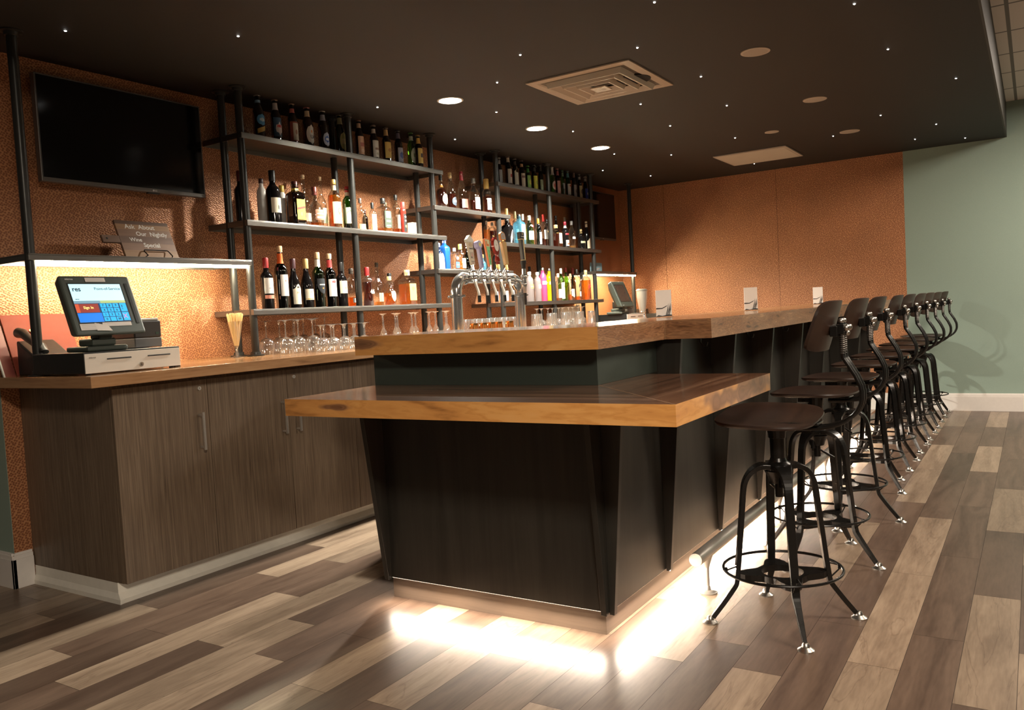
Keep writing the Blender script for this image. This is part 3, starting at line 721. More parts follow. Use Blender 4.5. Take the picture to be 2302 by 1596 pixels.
    s = MB()
    s.tube([(.078*math.cos(2*PI*i/32), .078*math.sin(2*PI*i/32), .176) for i in range(32)], .004, 6, closed=True)
    N = 64; ins = []; outr = []
    for i in range(N):
        a = 2*PI*i/N; c4 = abs(math.cos(2*a))
        ro = .090+.066*max(0, (c4-.35)/.65)**2.2 if abs(math.cos(2*a)) > .35 and math.cos(2*a) > 0 or math.cos(2*a) < -.35 else .090
        outr.append((ro*math.cos(a), ro*math.sin(a))); ins.append((.072*math.cos(a), .072*math.sin(a)))
    o = len(s.v)
    for zz in (.158, .180):
        s.v += [(x, y, zz) for x, y in ins]+[(x, y, zz) for x, y in outr]
    for i in range(N):
        j = (i+1) % N
        s.f += [(o+i, o+j, o+N+j, o+N+i)[::-1], (o+2*N+i, o+2*N+j, o+3*N+j, o+3*N+i)[::1], (o+N+i, o+N+j, o+3*N+j, o+3*N+i), (o+i, o+2*N+i, o+2*N+j, o+j)]
        s.m += [0]*4
    s.build('leg_brace', BLACKIRON, t)
    lv = MB(); lv.cyl((.0, .03, .50), (.075, -.035, .435), .005, .006, 10); lv.cyl((-.03, .0, .545), (-.035, .0, .49), .009, .009, 10)
    lv.build('height_lever', BLACKIRON, t, smooth=True)
    return t, sw
stool0, swiv = make_stool()
swn = [s.data.name for s in swiv]
NS = ['first', 'second', 'third', 'fourth', 'fifth', 'sixth', 'seventh', 'eighth', 'ninth']
SP = [(2.928, .78, 29, 0), (3.732, .822, -18, -2), (4.43, .85, 3, -3), (5.245, .872, 53, 0), (5.94, .885, 45, -3), (6.60, .89, 44, -2), (7.18, .89, 45, -3), (7.80, .89, 46, -2), (8.483, .895, 45, -2)]
def placed(o, i):
    x, y, lr, sr = SP[i]
    o.location = (x, y, 0); o.rotation_euler = (0, 0, math.radians(lr))
    for ch in bpy.data.objects:
        if ch.parent == o and ch.data and ch.data.name in swn: ch.rotation_euler = (0, 0, math.radians(sr-lr))
    if i == 0: o['label'] = 'dark metal and wood bar stool nearest the camera, seat tucked under the low counter'
    elif i == 8: o['label'] = 'dark metal and wood bar stool farthest away, closest to the white baseboard'
    else: o['label'] = 'dark metal and wood bar stool, %s in the row counting from the camera' % NS[i]
cp = [stool0]+[copy_tree(stool0) for _ in range(8)]
for i, o in enumerate(cp): placed(o, i)
# ------------------------------------------------------------------ bottles
CLEAR = G('clear bottle glass', (.90, .91, .89), .09)
DRINK = G('clear drinking glass', (.92, .93, .92), .18, .05, .05, (1, 1, 1))
BROWN = G('brown bottle glass', (.10, .03, .008), .05)
GREEN = G('green bottle glass', (.10, .32, .06), .05)
LGREEN = G('bright green bottle glass', (.30, .62, .12), .05)
DKGREEN = G('dark olive bottle glass', (.02, .035, .012), .05)
DARK = P('near black bottle', (.006, .005, .005), .07)
FROST = G('frosted glass', (.8, .75, .74), .02, .3, .7, (.50, .44, .43))
BLUEG = G('pale blue glass', (.45, .82, .95), .05, .05, .25, (.25, .70, .95))
def LIQ(name, tint, haze=.20):
    return G('liquid '+name, tint, .02, .1, haze, tint)
LQ = dict(amber=LIQ('amber', (.85, .36, .06)), dark=LIQ('dark red brown', (.30, .05, .02)), gold=LIQ('gold', (.95, .62, .18)), red=LIQ('red', (.6, .06, .03)), orange=LIQ('orange amber', (.95, .42, .05)))
def prof(kind):
    """(z, r) fractions, neck radius fraction, where the cap starts"""
    if kind == 'beer': return [(0, .86), (.015, 1), (.56, 1), (.62, .95), (.68, .78), (.74, .58), (.80, .47), (.95, .42), (.957, .47), (.975, .47)], .955
    if kind == 'wine': return [(0, .9), (.012, 1), (.60, 1), (.645, .95), (.69, .75), (.72, .52), (.75, .42), (.97, .38), (.975, .42), (.99, .42)], .80
    if kind == 'burgundy': return [(0, .9), (.012, 1), (.42, 1), (.50, .93), (.60, .72), (.69, .48), (.76, .40), (.97, .38), (.975, .42), (.99, .42)], .80
    if kind == 'liquor': return [(0, .92), (.015, 1), (.62, 1), (.68, .92), (.73, .68), (.76, .45), (.80, .38), (.90, .36), (.91, .42), (.93, .42)], .86
    if kind == 'square': return [(0, .94), (.015, 1), (.66, 1), (.71, .95), (.75, .72), (.78, .42), (.82, .36), (.9, .36), (.91, .4), (.93, .4)], .85
    if kind == 'round': return [(0, .75), (.02, .86), (.20, 1), (.38, 1), (.50, .86), (.58, .56), (.63, .34), (.70, .28), (.84, .27), (.85, .34), (.88, .34)], .80
    if kind == 'long': return [(0, .9), (.015, 1), (.48, 1), (.55, .88), (.60, .6), (.65, .4), (.72, .32), (.93, .30), (.94, .36), (.96, .36)], .90
    if kind == 'tall': return [(0, .93), (.012, 1), (.68, 1), (.74, .93), (.79, .72), (.83, .48), (.86, .42), (.93, .42), (.94, .46), (.95, .46)], .90
    if kind == 'flask': return [(0, .85), (.02, 1), (.45, .96), (.60, .80), (.70, .50), (.76, .34), (.80, .32), (.9, .32), (.91, .38), (.93, .38)], .85
def sq(a, k=6): return (abs(math.cos(a))**k+abs(math.sin(a))**k)**(-1/k)
def rad_at(pf, z, h, r):
    f = z/h
    for (a, ra), (b, rb) in zip(pf, pf[1:]):
        if a <= f <= b: return r*(ra+(rb-ra)*(f-a)/(b-a))
    return r*pf[-1][1]
def patch(m, c, rz, rf, a0, hw, z0, z1, shape, off, mi, nx=10, nz=8):
    o = len(m.v)
    for j in range(nz+1):
        tz = j/nz; z = z0+(z1-z0)*tz
        if shape == 'oval': k = math.sqrt(max(0, 1-(2*tz-1)**2))
        elif shape == 'shield': k = min(1, math.sqrt(max(0, tz*1.9)))
        elif shape == 'wave': k = 1
        else: k = 1
        for i in range(nx+1):
            ti = 2*i/nx-1; a = a0+hw*k*ti
            zz = z
            if shape == 'wave' and j == nz: zz = z+.35*(z1-z0)*math.exp(-(ti*2)**2)
            if shape == 'slant': zz = z+ti*.35*(z1-z0)*1.4
            r = (rz(zz)*(rf(a) if rf else 1))+off
            m.v.append((c[0]+r*math.cos(a), c[1]+r*math.sin(a), c[2]+zz))
    for j in range(nz):
        for i in range(nx):
            q = o+j*(nx+1)+i; m.f.append((q, q+1, q+nx+2, q+nx+1)); m.m.append(mi)
PAPER = {}
def paper(col):
    col = tuple(col)
    if col not in PAPER: PAPER[col] = P('label print %.2f %.2f %.2f' % col, col, .5)
    return PAPER[col]
CREAM, WHITE, BLK, GOLD, REDC, BLUE, GRN, YEL, PINK, ORG = (.80, .72, .56), (.82, .80, .75), (.015, .015, .015), (.62, .42, .10), (.50, .03, .025), (.03, .10, .40), (.05, .25, .06), (.85, .62, .08), (.75, .28, .20), (.85, .25, .03)
INK = (.05, .04, .04)
def bottle(label, cat, group, pos, kind, glass, cap=None, labels=(), liq=None, txt=None, name=None, capz=None, neck=None, square=False):
    x, y, z, h, r = pos
    t = thing(name or 'bottle', label, cat, (x, y, z), group)
    pf, cz = prof(kind)
    if capz: cz = capz
    rf = (lambda a: sq(a)) if (kind == 'square' or square) else None
    rz = lambda zz: rad_at(pf, zz, h, r)
    n = 32 if rf else 22
    MB().lathe([(r*b, h*a) for a, b in pf], (x, y, z), n, 0, None if not rf else (lambda a: sq(a))).build('bottle_body', glass, t, smooth=True)
    if liq:
        lv, lm = liq; pts = [(r*b*.93, h*a+.003) for a, b in pf if a < lv]; pts.append((rz(lv*h)*.93, lv*h))
        MB().lathe(pts, (x, y, z), n, 0, rf).build('liquid', LQ[lm], t, smooth=True)
    if cap is not None:
        ncol = rz(min(.97, cz)*h)*1.12; top = h*1.0
        c = MB()
        if kind == 'beer': c.lathe([(ncol*1.16, h*.955), (ncol*1.22, h*.962), (ncol*1.1, h*.99), (ncol*.8, h)], (x, y, z), 16)
        else: c.lathe([(ncol, h*cz), (ncol*1.02, top-.004), (ncol*.9, top), (1e-5, top)], (x, y, z), 16)
        c.build('cap', cap if not isinstance(cap, tuple) else P('cap %.2f %.2f %.2f' % cap, cap, .35), t, smooth=True)
    if neck:
        col, a, b = neck; m = MB(); patch(m, (x, y, z), rz, rf, -PI/2, PI*.999, a*h, b*h, 'rect', .0006, 0, 18, 3)
        m.build('neck_label', paper(col), t, smooth=True)
    for L in labels:
        col, a, b, shape, hw = L[:5]
        m = MB(); mats = [paper(col)]
        patch(m, (x, y, z), rz, rf, -PI/2, hw, a*h, b*h, shape, .0007, 0)
        if len(L) > 5:
            for (c2, a2, b2, s2, hw2) in L[5]:
                mats.append(paper(c2)); patch(m, (x, y, z), rz, rf, -PI/2, hw2, a2*h, b2*h, s2, .0011, len(mats)-1, 6, 4)
        m.build('label', mats, t, smooth=True)
    if txt:
        s, size, a, col = txt[:4]
        rr = rz(a*h)*(1 if not rf else 1)
        text(s, size, (x+(txt[4] if len(txt) > 4 else 0), y-rr-.0022, z+a*h), X, ZA, paper(col), t, bold=size*.03)
    return t
lines = lambda a, b, w, col=INK: (col, a, b, 'rect', w)
H = 1.15
def beers():
    g = 'beer bottles on the top left shelf'; K = 'bottle'
    def b(lb, pos, glass, cap, labels, neck, txt=None, grp=g): bottle(lb, K, grp, pos, 'beer', glass, cap, labels, txt=txt, neck=neck, name='beer_bottle')
    b('brown beer bottle with blue oval label and gold band, first on top left shelf', (3.328,3.79,2.24,.266,.0332), BROWN, (.3,.28,.25), [((.06,.24,.45), .30,.55,'oval',1.0,[((.45,.55,.62),.38,.47,'oval',.55)]), (GOLD,.17,.27,'slant',1.0)], ((.2,.35,.5),.80,.86))
    b('brown beer bottle with white medallion on blue label, second on top left shelf', (3.458,3.79,2.24,.262,.0309), BROWN, (.25,.15,.1), [((.04,.09,.16), .14,.56,'rect',1.2,[((.62,.60,.60),.16,.47,'oval',.8),(REDC,.34,.40,'rect',.5)])], ((.5,.5,.52),.74,.90))
    b('brown beer bottle with pink neck band and red bordered cream label', (3.59,3.79,2.24,.263,.0301), BROWN, (.25,.15,.1), [((.32,.08,.05), .10,.55,'rect',1.3,[((.60,.57,.48),.13,.52,'rect',.7),((.35,.2,.14),.25,.38,'oval',.3)])], ((.55,.16,.14),.76,.86))
    b('brown beer bottle with white oval label lettered Ur', (3.713,3.79,2.24,.263,.0325), BROWN, (.3,.1,.1), [((.72,.70,.64), .10,.56,'oval',1.05,[(ORG,.36,.44,'oval',.15)])], ((.66,.56,.38),.75,.89), ('Ur', .030, .27, INK, .004))
    b('dark beer bottle with round blue and white label and pale cap', (3.845,3.79,2.24,.264,.0334), BROWN, (.4,.38,.34), [((.42,.48,.62), .12,.46,'oval',.85,[(BLUE,.2,.38,'oval',.55),((.7,.7,.7),.26,.32,'rect',.35)])], ((.3,.33,.42),.74,.88))
    b('dark green beer bottle with olive gold oval label beside the pole', (3.997,3.79,2.24,.266,.0325), DKGREEN, (.3,.26,.18), [((.35,.36,.14), .10,.55,'oval',.9,[((.55,.50,.25),.26,.38,'rect',.5)])], ((.3,.28,.16),.74,.9))
    b('brown beer bottle with orange tan label, first right of the middle pole', (4.176,3.79,2.24,.260,.0299), BROWN, (.2,.1,.06), [((.62,.34,.20), .10,.56,'rect',1.1,[((.4,.12,.08),.3,.4,'rect',.6),((.7,.5,.35),.14,.25,'oval',.5)])], ((.55,.38,.26),.78,.9))
    b('brown beer bottle with white body and neck labels on the top left shelf', (4.32,3.79,2.24,.249,.0306), BROWN, (.2,.15,.12), [((.66,.62,.54), .10,.56,'rect',1.1,[((.3,.2,.15),.3,.36,'rect',.6),((.45,.42,.3),.16,.24,'oval',.4)])], ((.62,.55,.48),.76,.88))
    b('brown beer bottle with wide yellow label and yellow foil neck', (4.449,3.79,2.24,.253,.0313), BROWN, (.1,.08,.06), [((.72,.48,.12), .14,.58,'rect',1.2,[((.5,.25,.08),.3,.42,'oval',.5)])], ((.68,.48,.22),.76,.93))
    b('dark beer bottle with blue and silver label between two yellow ones', (4.578,3.79,2.24,.252,.0299), BROWN, (.1,.1,.12), [((.40,.42,.52), .10,.50,'rect',1.0,[((.05,.07,.2),.18,.4,'oval',.6)])], ((.16,.14,.2),.76,.92))
    b('bright green beer bottle with cream oval label, right end of top left shelf', (4.722,3.79,2.24,.262,.0306), LGREEN, (.1,.3,.06), [((.66,.66,.48), .10,.58,'oval',1.0,[((.3,.35,.15),.3,.4,'rect',.4)])], ((.55,.62,.5),.76,.88))
    b('brown beer bottle with narrow yellow label, last on the top left shelf', (4.736,3.735,2.24,.235,.0285), BROWN, (.3,.2,.05), [((.66,.50,.14), .12,.58,'rect',1.1,[(INK,.3,.42,'rect',.4)])], ((.62,.42,.10),.72,.9))
    g2 = 'beer bottles on the top right shelf'
    D = [('slim dark beer bottle with grey label right behind a pole', (5.884,3.79,2.238,.232,.0227), BROWN, (.3,.3,.3), [((.34,.34,.34),.1,.55,'rect',1.1)], ((.3,.3,.3),.76,.9)),
     ('brown beer bottle with cream label and cream foil neck, top right shelf', (6.025,3.79,2.238,.267,.0293), BROWN, (.15,.1,.1), [((.60,.55,.45),.1,.56,'rect',1.2,[((.4,.05,.04),.3,.4,'rect',.4)])], ((.62,.58,.5),.78,.93)),
     ('brown beer bottle with plain cream label and dark neck, top right shelf', (6.134,3.79,2.238,.256,.0276), BROWN, (.1,.08,.08), [((.58,.54,.43),.1,.56,'wave',1.2)], ((.06,.05,.05),.78,.9)),
     ('brown beer bottle with tan banded label and round tan neck sticker', (6.246,3.79,2.238,.256,.0279), BROWN, (.1,.08,.08), [((.55,.46,.34),.08,.54,'rect',1.2,[((.14,.06,.05),.38,.46,'rect',1.1)])], ((.58,.42,.25),.76,.86)),
     ('green capped beer bottle with green and yellow label', (6.347,3.79,2.238,.220,.0261), GREEN, (.1,.35,.05), [((.28,.48,.10),.06,.6,'rect',1.2,[((.75,.68,.15),.2,.45,'oval',.6)])], ((.1,.4,.1),.72,.88)),
     ('beer bottle with bright yellow green label on the top right shelf', (6.458,3.79,2.238,.240,.0286), BROWN, (.1,.1,.1), [((.70,.66,.08),.06,.58,'rect',1.25,[((.4,.5,.08),.25,.42,'oval',.5)])], ((.05,.05,.04),.76,.9)),
     ('dark beer bottle with pale green label left of the middle pole, top right', (6.572,3.79,2.238,.256,.0232), DKGREEN, (.1,.1,.1), [((.40,.45,.28),.06,.46,'rect',1.2)], ((.05,.05,.04),.76,.9)),
     ('green beer bottle with white foil neck and round pink label', (6.79,3.79,2.238,.264,.0265), LGREEN, (.7,.7,.66), [((.62,.45,.42),.16,.5,'oval',1.1,[((.5,.12,.1),.24,.42,'oval',.6)])], ((.70,.70,.66),.70,.95)),
     ('brown beer bottle with salmon red label on the top right shelf', (6.89,3.79,2.238,.260,.0254), BROWN, (.3,.1,.1), [((.52,.26,.22),.08,.54,'rect',1.2,[((.65,.5,.45),.14,.3,'oval',.5)])], ((.4,.12,.12),.74,.9)),
     ('slim bright green beer bottle with small silver label', (6.99,3.79,2.238,.256,.0210), LGREEN, (.1,.2,.1), [((.4,.45,.4),.3,.5,'rect',.8)], ((.2,.3,.2),.76,.9)),
     ('green beer bottle with white label and teal neck on the top right shelf', (7.093,3.79,2.238,.263,.0259), GREEN, (.1,.2,.2), [((.58,.60,.56),.1,.5,'rect',1.2,[((.45,.05,.04),.4,.47,'oval',.5)])], ((.1,.3,.34),.74,.9)),
     ('dark beer bottle with grey label near the right end of the top right shelf', (7.22,3.79,2.238,.274,.0238), BROWN, (.15,.1,.08), [((.34,.32,.30),.08,.5,'rect',1.2,[((.1,.1,.1),.2,.35,'oval',.5)])], ((.2,.12,.1),.76,.92)),
     ('dark beer bottle with gold patterned label, last but one on top right shelf', (7.337,3.79,2.238,.259,.0241), BROWN, (.1,.1,.1), [((.42,.36,.18),.08,.54,'rect',1.2,[((.08,.06,.05),.2,.42,'oval',.6)])], ((.35,.33,.3),.78,.88)),
     ('dark beer bottle with deep blue label, last on the top right shelf', (7.462,3.79,2.238,.246,.0244), BROWN, (.5,.48,.42), [((.05,.08,.42),.08,.5,'rect',1.2,[((.6,.6,.62),.22,.36,'oval',.5)])], ((.45,.42,.38),.80,.92))]
    for lb, pos, gl, cap, labs, nk in D: b(lb, pos, gl, cap, labs, nk, grp=g2)
beers()
def B(lb, grp, pos, kind, glass, cap=None, labels=(), liq=None, txt=None, name='liquor_bottle', **k):
    return bottle(lb, 'bottle', grp, pos, kind, glass, cap, labels, liq, txt, name=name, **k)
CORK = P('cork', (.62, .42, .24), .8)
def liquors():
    g = 'liquor bottles on the middle left shelf'
    B('dark wine bottle with red capsule between the two leftmost poles', g, (3.233,3.88,1.755,.309,.034), 'wine', DARK, (.10,.02,.02), [((.5,.48,.42),.05,.28,'rect',.35)], name='wine_bottle')
    B('white bottle with dark cap behind the dark wine bottle', g, (3.426,3.92,1.755,.290,.030), 'tall', P('white glazed bottle', (.70,.66,.60), .3), (.05,.02,.02), name='liquor_bottle')
    B('dark wine bottle with square cream label low on it, middle left shelf', g, (3.38,3.77,1.755,.313,.0416), 'wine', DARK, BLACKPL, [(CREAM,.20,.48,'rect',1.05,[((.1,.12,.1),.25,.35,'oval',.10)])], name='wine_bottle')
    B('slim white bottle with gold cap next to the amber bottle', g, (3.538,3.87,1.755,.254,.030), 'tall', P('white glazed bottle', (.70,.66,.60), .3), (.55,.36,.05), [((.62,.52,.42),.3,.42,'oval',.4)], capz=.84)
    B('broad amber bottle with yellow label and brown cap', g, (3.552,3.77,1.755,.267,.047), 'square', BROWN, (.10,.025,.02), [(YEL,.12,.58,'rect',.62,[((.5,.28,.08),.14,.28,'rect',.55),((.3,.08,.05),.36,.41,'slant',.6),((.3,.45,.15),.2,.3,'oval',.2)])], (.62,'amber'), neck=(YEL,.79,.84), capz=.86)
    B('tall clear long-necked bottle with wooden stopper, left one of a pair', g, (3.765,3.92,1.755,.350,.040), 'long', CLEAR, CORK, [(CREAM,.15,.30,'rect',.7)], capz=.93)
    B('round clear whiskey bottle with red brown cap and brown label', g, (3.711,3.77,1.755,.249,.0531), 'round', CLEAR, (.18,.04,.03), [((.45,.22,.14),.16,.42,'rect',.75,[((.75,.65,.5),.2,.25,'rect',.6),((.75,.65,.5),.3,.33,'rect',.6)])], (.10,'orange'))
    B('tall clear long-necked bottle with wooden ball stopper, right one of a pair', g, (3.915,3.92,1.755,.355,.0359), 'long', CLEAR, CORK, [(CREAM,.14,.42,'rect',.8)], capz=.93)
    B('amber rum bottle with cream label and gold cap left of the middle pole', g, (3.893,3.78,1.755,.316,.0409), 'liquor', CLEAR, (.70,.45,.14), [(CREAM,.10,.54,'rect',1.1,[((.5,.12,.08),.26,.44,'oval',.28),((.12,.18,.35),.32,.4,'oval',.15)])], (.68,'orange'), neck=((.75,.62,.38),.78,.88), capz=.90)
    B('green whiskey bottle with cream label and red cap beside the middle pole', g, (3.985,3.755,1.755,.278,.0331), 'liquor', GREEN, (.40,.03,.03), [(CREAM,.13,.5,'rect',1.15,[((.5,.25,.12),.26,.34,'oval',.18)])], (.12,'dark'), ('JAMESON', .0125, .43, (.12,.2,.1)), neck=(CREAM,.78,.87), capz=.86)
    B('clear carafe with pale green base label just right of the middle pole', g, (4.154,3.80,1.755,.222,.0299), 'flask', CLEAR, (.10,.08,.07), [((.45,.62,.22),.02,.22,'rect',1.2)])
    B('small red brown bottle behind the cream labelled bottle', g, (4.315,3.91,1.755,.172,.022), 'liquor', BROWN, (.1,.05,.04), liq=(.6,'dark'))
    B('clear bottle with tall cream label and black stopper, middle left shelf', g, (4.25,3.78,1.755,.199,.0256), 'liquor', CLEAR, BLACKPL, [(CREAM,.04,.6,'rect',1.0,[(INK,.14,.16,'rect',.6),(INK,.34,.36,'rect',.6)])], capz=.80)
    B('square whiskey bottle with black and white label, amber at the bottom', g, (4.36,3.78,1.755,.238,.044), 'square', CLEAR, BLACKPL, [((.05,.07,.05),.14,.62,'rect',.68,[(WHITE,.42,.60,'rect',.45),(WHITE,.30,.35,'rect',.4),(WHITE,.18,.21,'rect',.42)])], (.13,'orange'), capz=.84)
    B('dark red bottle with olive cap behind the square whiskey bottle', g, (4.55,3.92,1.755,.242,.026), 'liquor', CLEAR, (.22,.18,.1), [(WHITE,.2,.55,'rect',.8)], (.5,'dark'))
    B('clear amber bottle with black cap near the right end of the middle left shelf', g, (4.575,3.845,1.755,.289,.0323), 'liquor', CLEAR, BLACKPL, [(WHITE,.16,.5,'rect',.7)], (.16,'orange'), capz=.87)
    B('slim bottle with red cap and upright black label, middle left shelf', g, (4.53,3.745,1.755,.222,.0210), 'tall', P('deep red bottle', (.28,.03,.02), .15), (.45,.05,.04), [(BLK,.05,.62,'rect',.75,[(WHITE,.5,.56,'oval',.4),(WHITE,.38,.42,'rect',.4),(GOLD,.18,.28,'oval',.35)])], capz=.8)
    t = thing('carton', 'small cream carton at the right end of the middle left shelf', 'carton', (4.62,3.745,1.755))
    MB().box(4.598,4.642,3.722,3.768,1.7555,1.838).build('carton_box', paper((.74,.66,.42)), t, bevel=.001)
    m = MB()
    for k in range(4): m.box(4.606,4.634,3.7212,3.7219,1.775+k*.013,1.778+k*.013)
    m.build('printed_lines', paper(INK), t)
    g = 'bottles on the low left shelf'
    W = 'wine_bottle'
    B('wine bottle with red capsule, white label and pink band, leftmost on the low left shelf', g, (3.295,3.78,1.255,.300,.0365), 'wine', DARK, (.36,.03,.03), [(WHITE,.30,.60,'rect',1.1,[((.4,.38,.36),.40,.41,'rect',.4)]), (PINK,.20,.27,'rect',1.1)], name=W)
    B('tall dark wine bottle with orange capsule and cork showing', g, (3.407,3.78,1.255,.372,.0384), 'wine', DKGREEN, CORK, [(WHITE,.20,.54,'rect',.85,[((.5,.3,.25),.42,.46,'oval',.15)])], (.55,'dark'), name=W, neck=((.75,.16,.03),.72,.88), capz=.9)
    B('sloping shouldered wine bottle with dark brown capsule and curved cream label', g, (3.504,3.78,1.255,.300,.0375), 'burgundy', DARK, (.07,.03,.035), [(CREAM,.08,.38,'wave',.95,[((.5,.4,.3),.3,.33,'rect',.3)])], name=W)
    B('sloping shouldered wine bottle with gold capsule and gold banded label', g, (3.607,3.78,1.255,.302,.0385), 'burgundy', DARK, (.60,.42,.16), [(CREAM,.16,.38,'rect',1.0,[(GOLD,.17,.19,'rect',1.0),((.4,.3,.2),.31,.33,'oval',.2)])], name=W)
    B('green wine bottle with black shield label, white neck and cork', g, (3.707,3.78,1.255,.345,.0385), 'wine', GREEN, CORK, [((.02,.025,.03),.24,.52,'shield',.95,[((.6,.6,.58),.40,.42,'rect',.6),(ORG,.33,.36,'oval',.12)])], (.58,'dark'), name=W, neck=(WHITE,.74,.87), capz=.88)
    B('wine bottle with red foil, cork and white label with a red oval', g, (3.81,3.78,1.255,.340,.0375), 'wine', DKGREEN, CORK, [(WHITE,.20,.52,'rect',1.05,[((.62,.10,.10),.44,.5,'oval',.5),((.35,.38,.36),.28,.35,'oval',.35)])], (.55,'dark'), name=W, neck=((.55,.05,.05),.74,.88), capz=.9)
    B('dark wine bottle with black capsule and cream label beside the pole, low shelf', g, (3.908,3.78,1.255,.287,.0368), 'wine', DARK, BLACKPL, [(CREAM,.30,.58,'rect',1.05,[((.6,.4,.2),.4,.44,'rect',.2)])], name=W)
    B('clear whiskey bottle partly behind the pole, amber at its bottom, low shelf', g, (4.024,3.80,1.255,.251,.0377), 'liquor', CLEAR, (.05,.04,.03), [(WHITE,.10,.22,'rect',.7)], (.24,'orange'))
    B('dark red bottle lettered 46 with red wax cap', g, (4.176,3.80,1.255,.262,.0368), 'liquor', CLEAR, (.30,.02,.02), liq=(.62,'dark'), txt=('46', .040, .36, (.9,.85,.75), .004), capz=.78)
    B('tall clear round shouldered bottle behind two short ones, low left shelf', g, (4.39,3.90,1.255,.306,.0363), 'long', CLEAR, (.12,.1,.07), [(CREAM,.1,.3,'rect',.6)], (.1,'gold'))
    B('short clear bottle with cream and purple emblem label and amber whiskey', g, (4.369,3.775,1.255,.200,.0430), 'round', CLEAR, (.65,.45,.2), [(CREAM,.12,.48,'shield',.55,[((.25,.2,.45),.36,.46,'oval',.25)])], (.42,'orange'), capz=.86)
    B('clear bottle with square black cap behind, low left shelf', g, (4.52,3.90,1.255,.233,.0373), 'liquor', CLEAR, BLACKPL, capz=.80)
    B('broad bottle with yellow label and cork top at the right of the low left shelf', g, (4.583,3.79,1.255,.249,.0520), 'square', CLEAR, CORK, [((.88,.58,.16),.12,.60,'rect',.62,[((.8,.4,.1),.4,.52,'oval',.3)])], (.60,'orange'), capz=.84)
    g = 'brandy bottles on the small upper shelf'
    B('round dark red cognac bottle with black cap and cream oval label', g, (5.05,3.79,1.975,.268,.045), 'round', CLEAR, BLACKPL, [((.85,.70,.52),.10,.42,'oval',.75,[((.6,.4,.2),.2,.3,'oval',.3)])], (.55,'dark'), neck=((.55,.25,.05),.60,.68))
    B('clear cognac bottle with gold cap and black badge label', g, (5.173,3.79,1.975,.288,.0413), 'flask', CLEAR, (.72,.50,.22), [((.05,.07,.1),.10,.34,'oval',.75,[(WHITE,.2,.25,'rect',.5)])], (.42,'dark'))
    B('clear cognac bottle with red wax neck and red and white label', g, (5.323,3.79,1.975,.312,.0422), 'flask', CLEAR, (.45,.04,.05), [(WHITE,.08,.30,'rect',1.0,[((.55,.10,.08),.08,.3,'rect',.5)])], (.30,'dark'), capz=.78)
    B('clear bottle with sloping shoulders, white label and grey cap, small upper shelf', g, (5.484,3.79,1.975,.278,.049), 'flask', CLEAR, (.2,.19,.17), [(WHITE,.10,.44,'rect',.75)], (.36,'dark'))
    B('bottle with gold foil neck and white label at the right of the small upper shelf', g, (5.669,3.79,1.975,.292,.0381), 'wine', CLEAR, (.75,.50,.14), [(WHITE,.12,.45,'rect',.9,[(INK,.3,.32,'rect',.4)])], (.5,'dark'), capz=.72)
    g = 'tequila bottles on the small lower shelf'
    B('squat white and silver faceted bottle at the left of the small lower shelf', g, (4.985,3.80,1.51,.204,.0440), 'flask', CLEAR, (.25,.3,.5), [((.72,.74,.76),.05,.6,'rect',.9,[((.1,.2,.5),.25,.35,'oval',.2)])])
    B('bright blue bottle with white cap, small lower shelf', g, (5.16,3.875,1.51,.259,.0361), 'square', P('solid blue bottle', (.015, .10, .40), .12), (.78,.78,.76), capz=.84)
    B('small clear bottle with blue label in front of the bright blue bottle', g, (5.112,3.745,1.51,.167,.0293), 'square', CLEAR, (.6,.6,.62), [((.06,.14,.45),.08,.35,'rect',.7,[(WHITE,.2,.24,'rect',.5)]),(WHITE,.45,.6,'oval',.5)], capz=.84)
    B('squat tequila bottle with lime green ball stopper and pale green label', g, (5.251,3.79,1.51,.206,.042), 'flask', CLEAR, (.45,.72,.15), [((.65,.78,.50),.08,.45,'rect',.6)], (.35,'gold'), capz=.80)
    B('dark bottle with silver ball stopper behind the first tap handle', g, (5.39,3.82,1.51,.226,.045), 'round', DKGREEN, (.6,.6,.6), [((.4,.42,.4),.1,.3,'oval',.5)])
    B('small pale blue bottle with orange neck between two tap handles', g, (5.576,3.80,1.51,.136,.0256), 'round', BLUEG, (.75,.32,.05))
    B('slim yellow labelled bottle between two tap handles', g, (5.762,3.80,1.51,.161,.0244), 'tall', DARK, (.05,.05,.1), [((.85,.72,.10),.15,.85,'rect',.9)])
liquors()
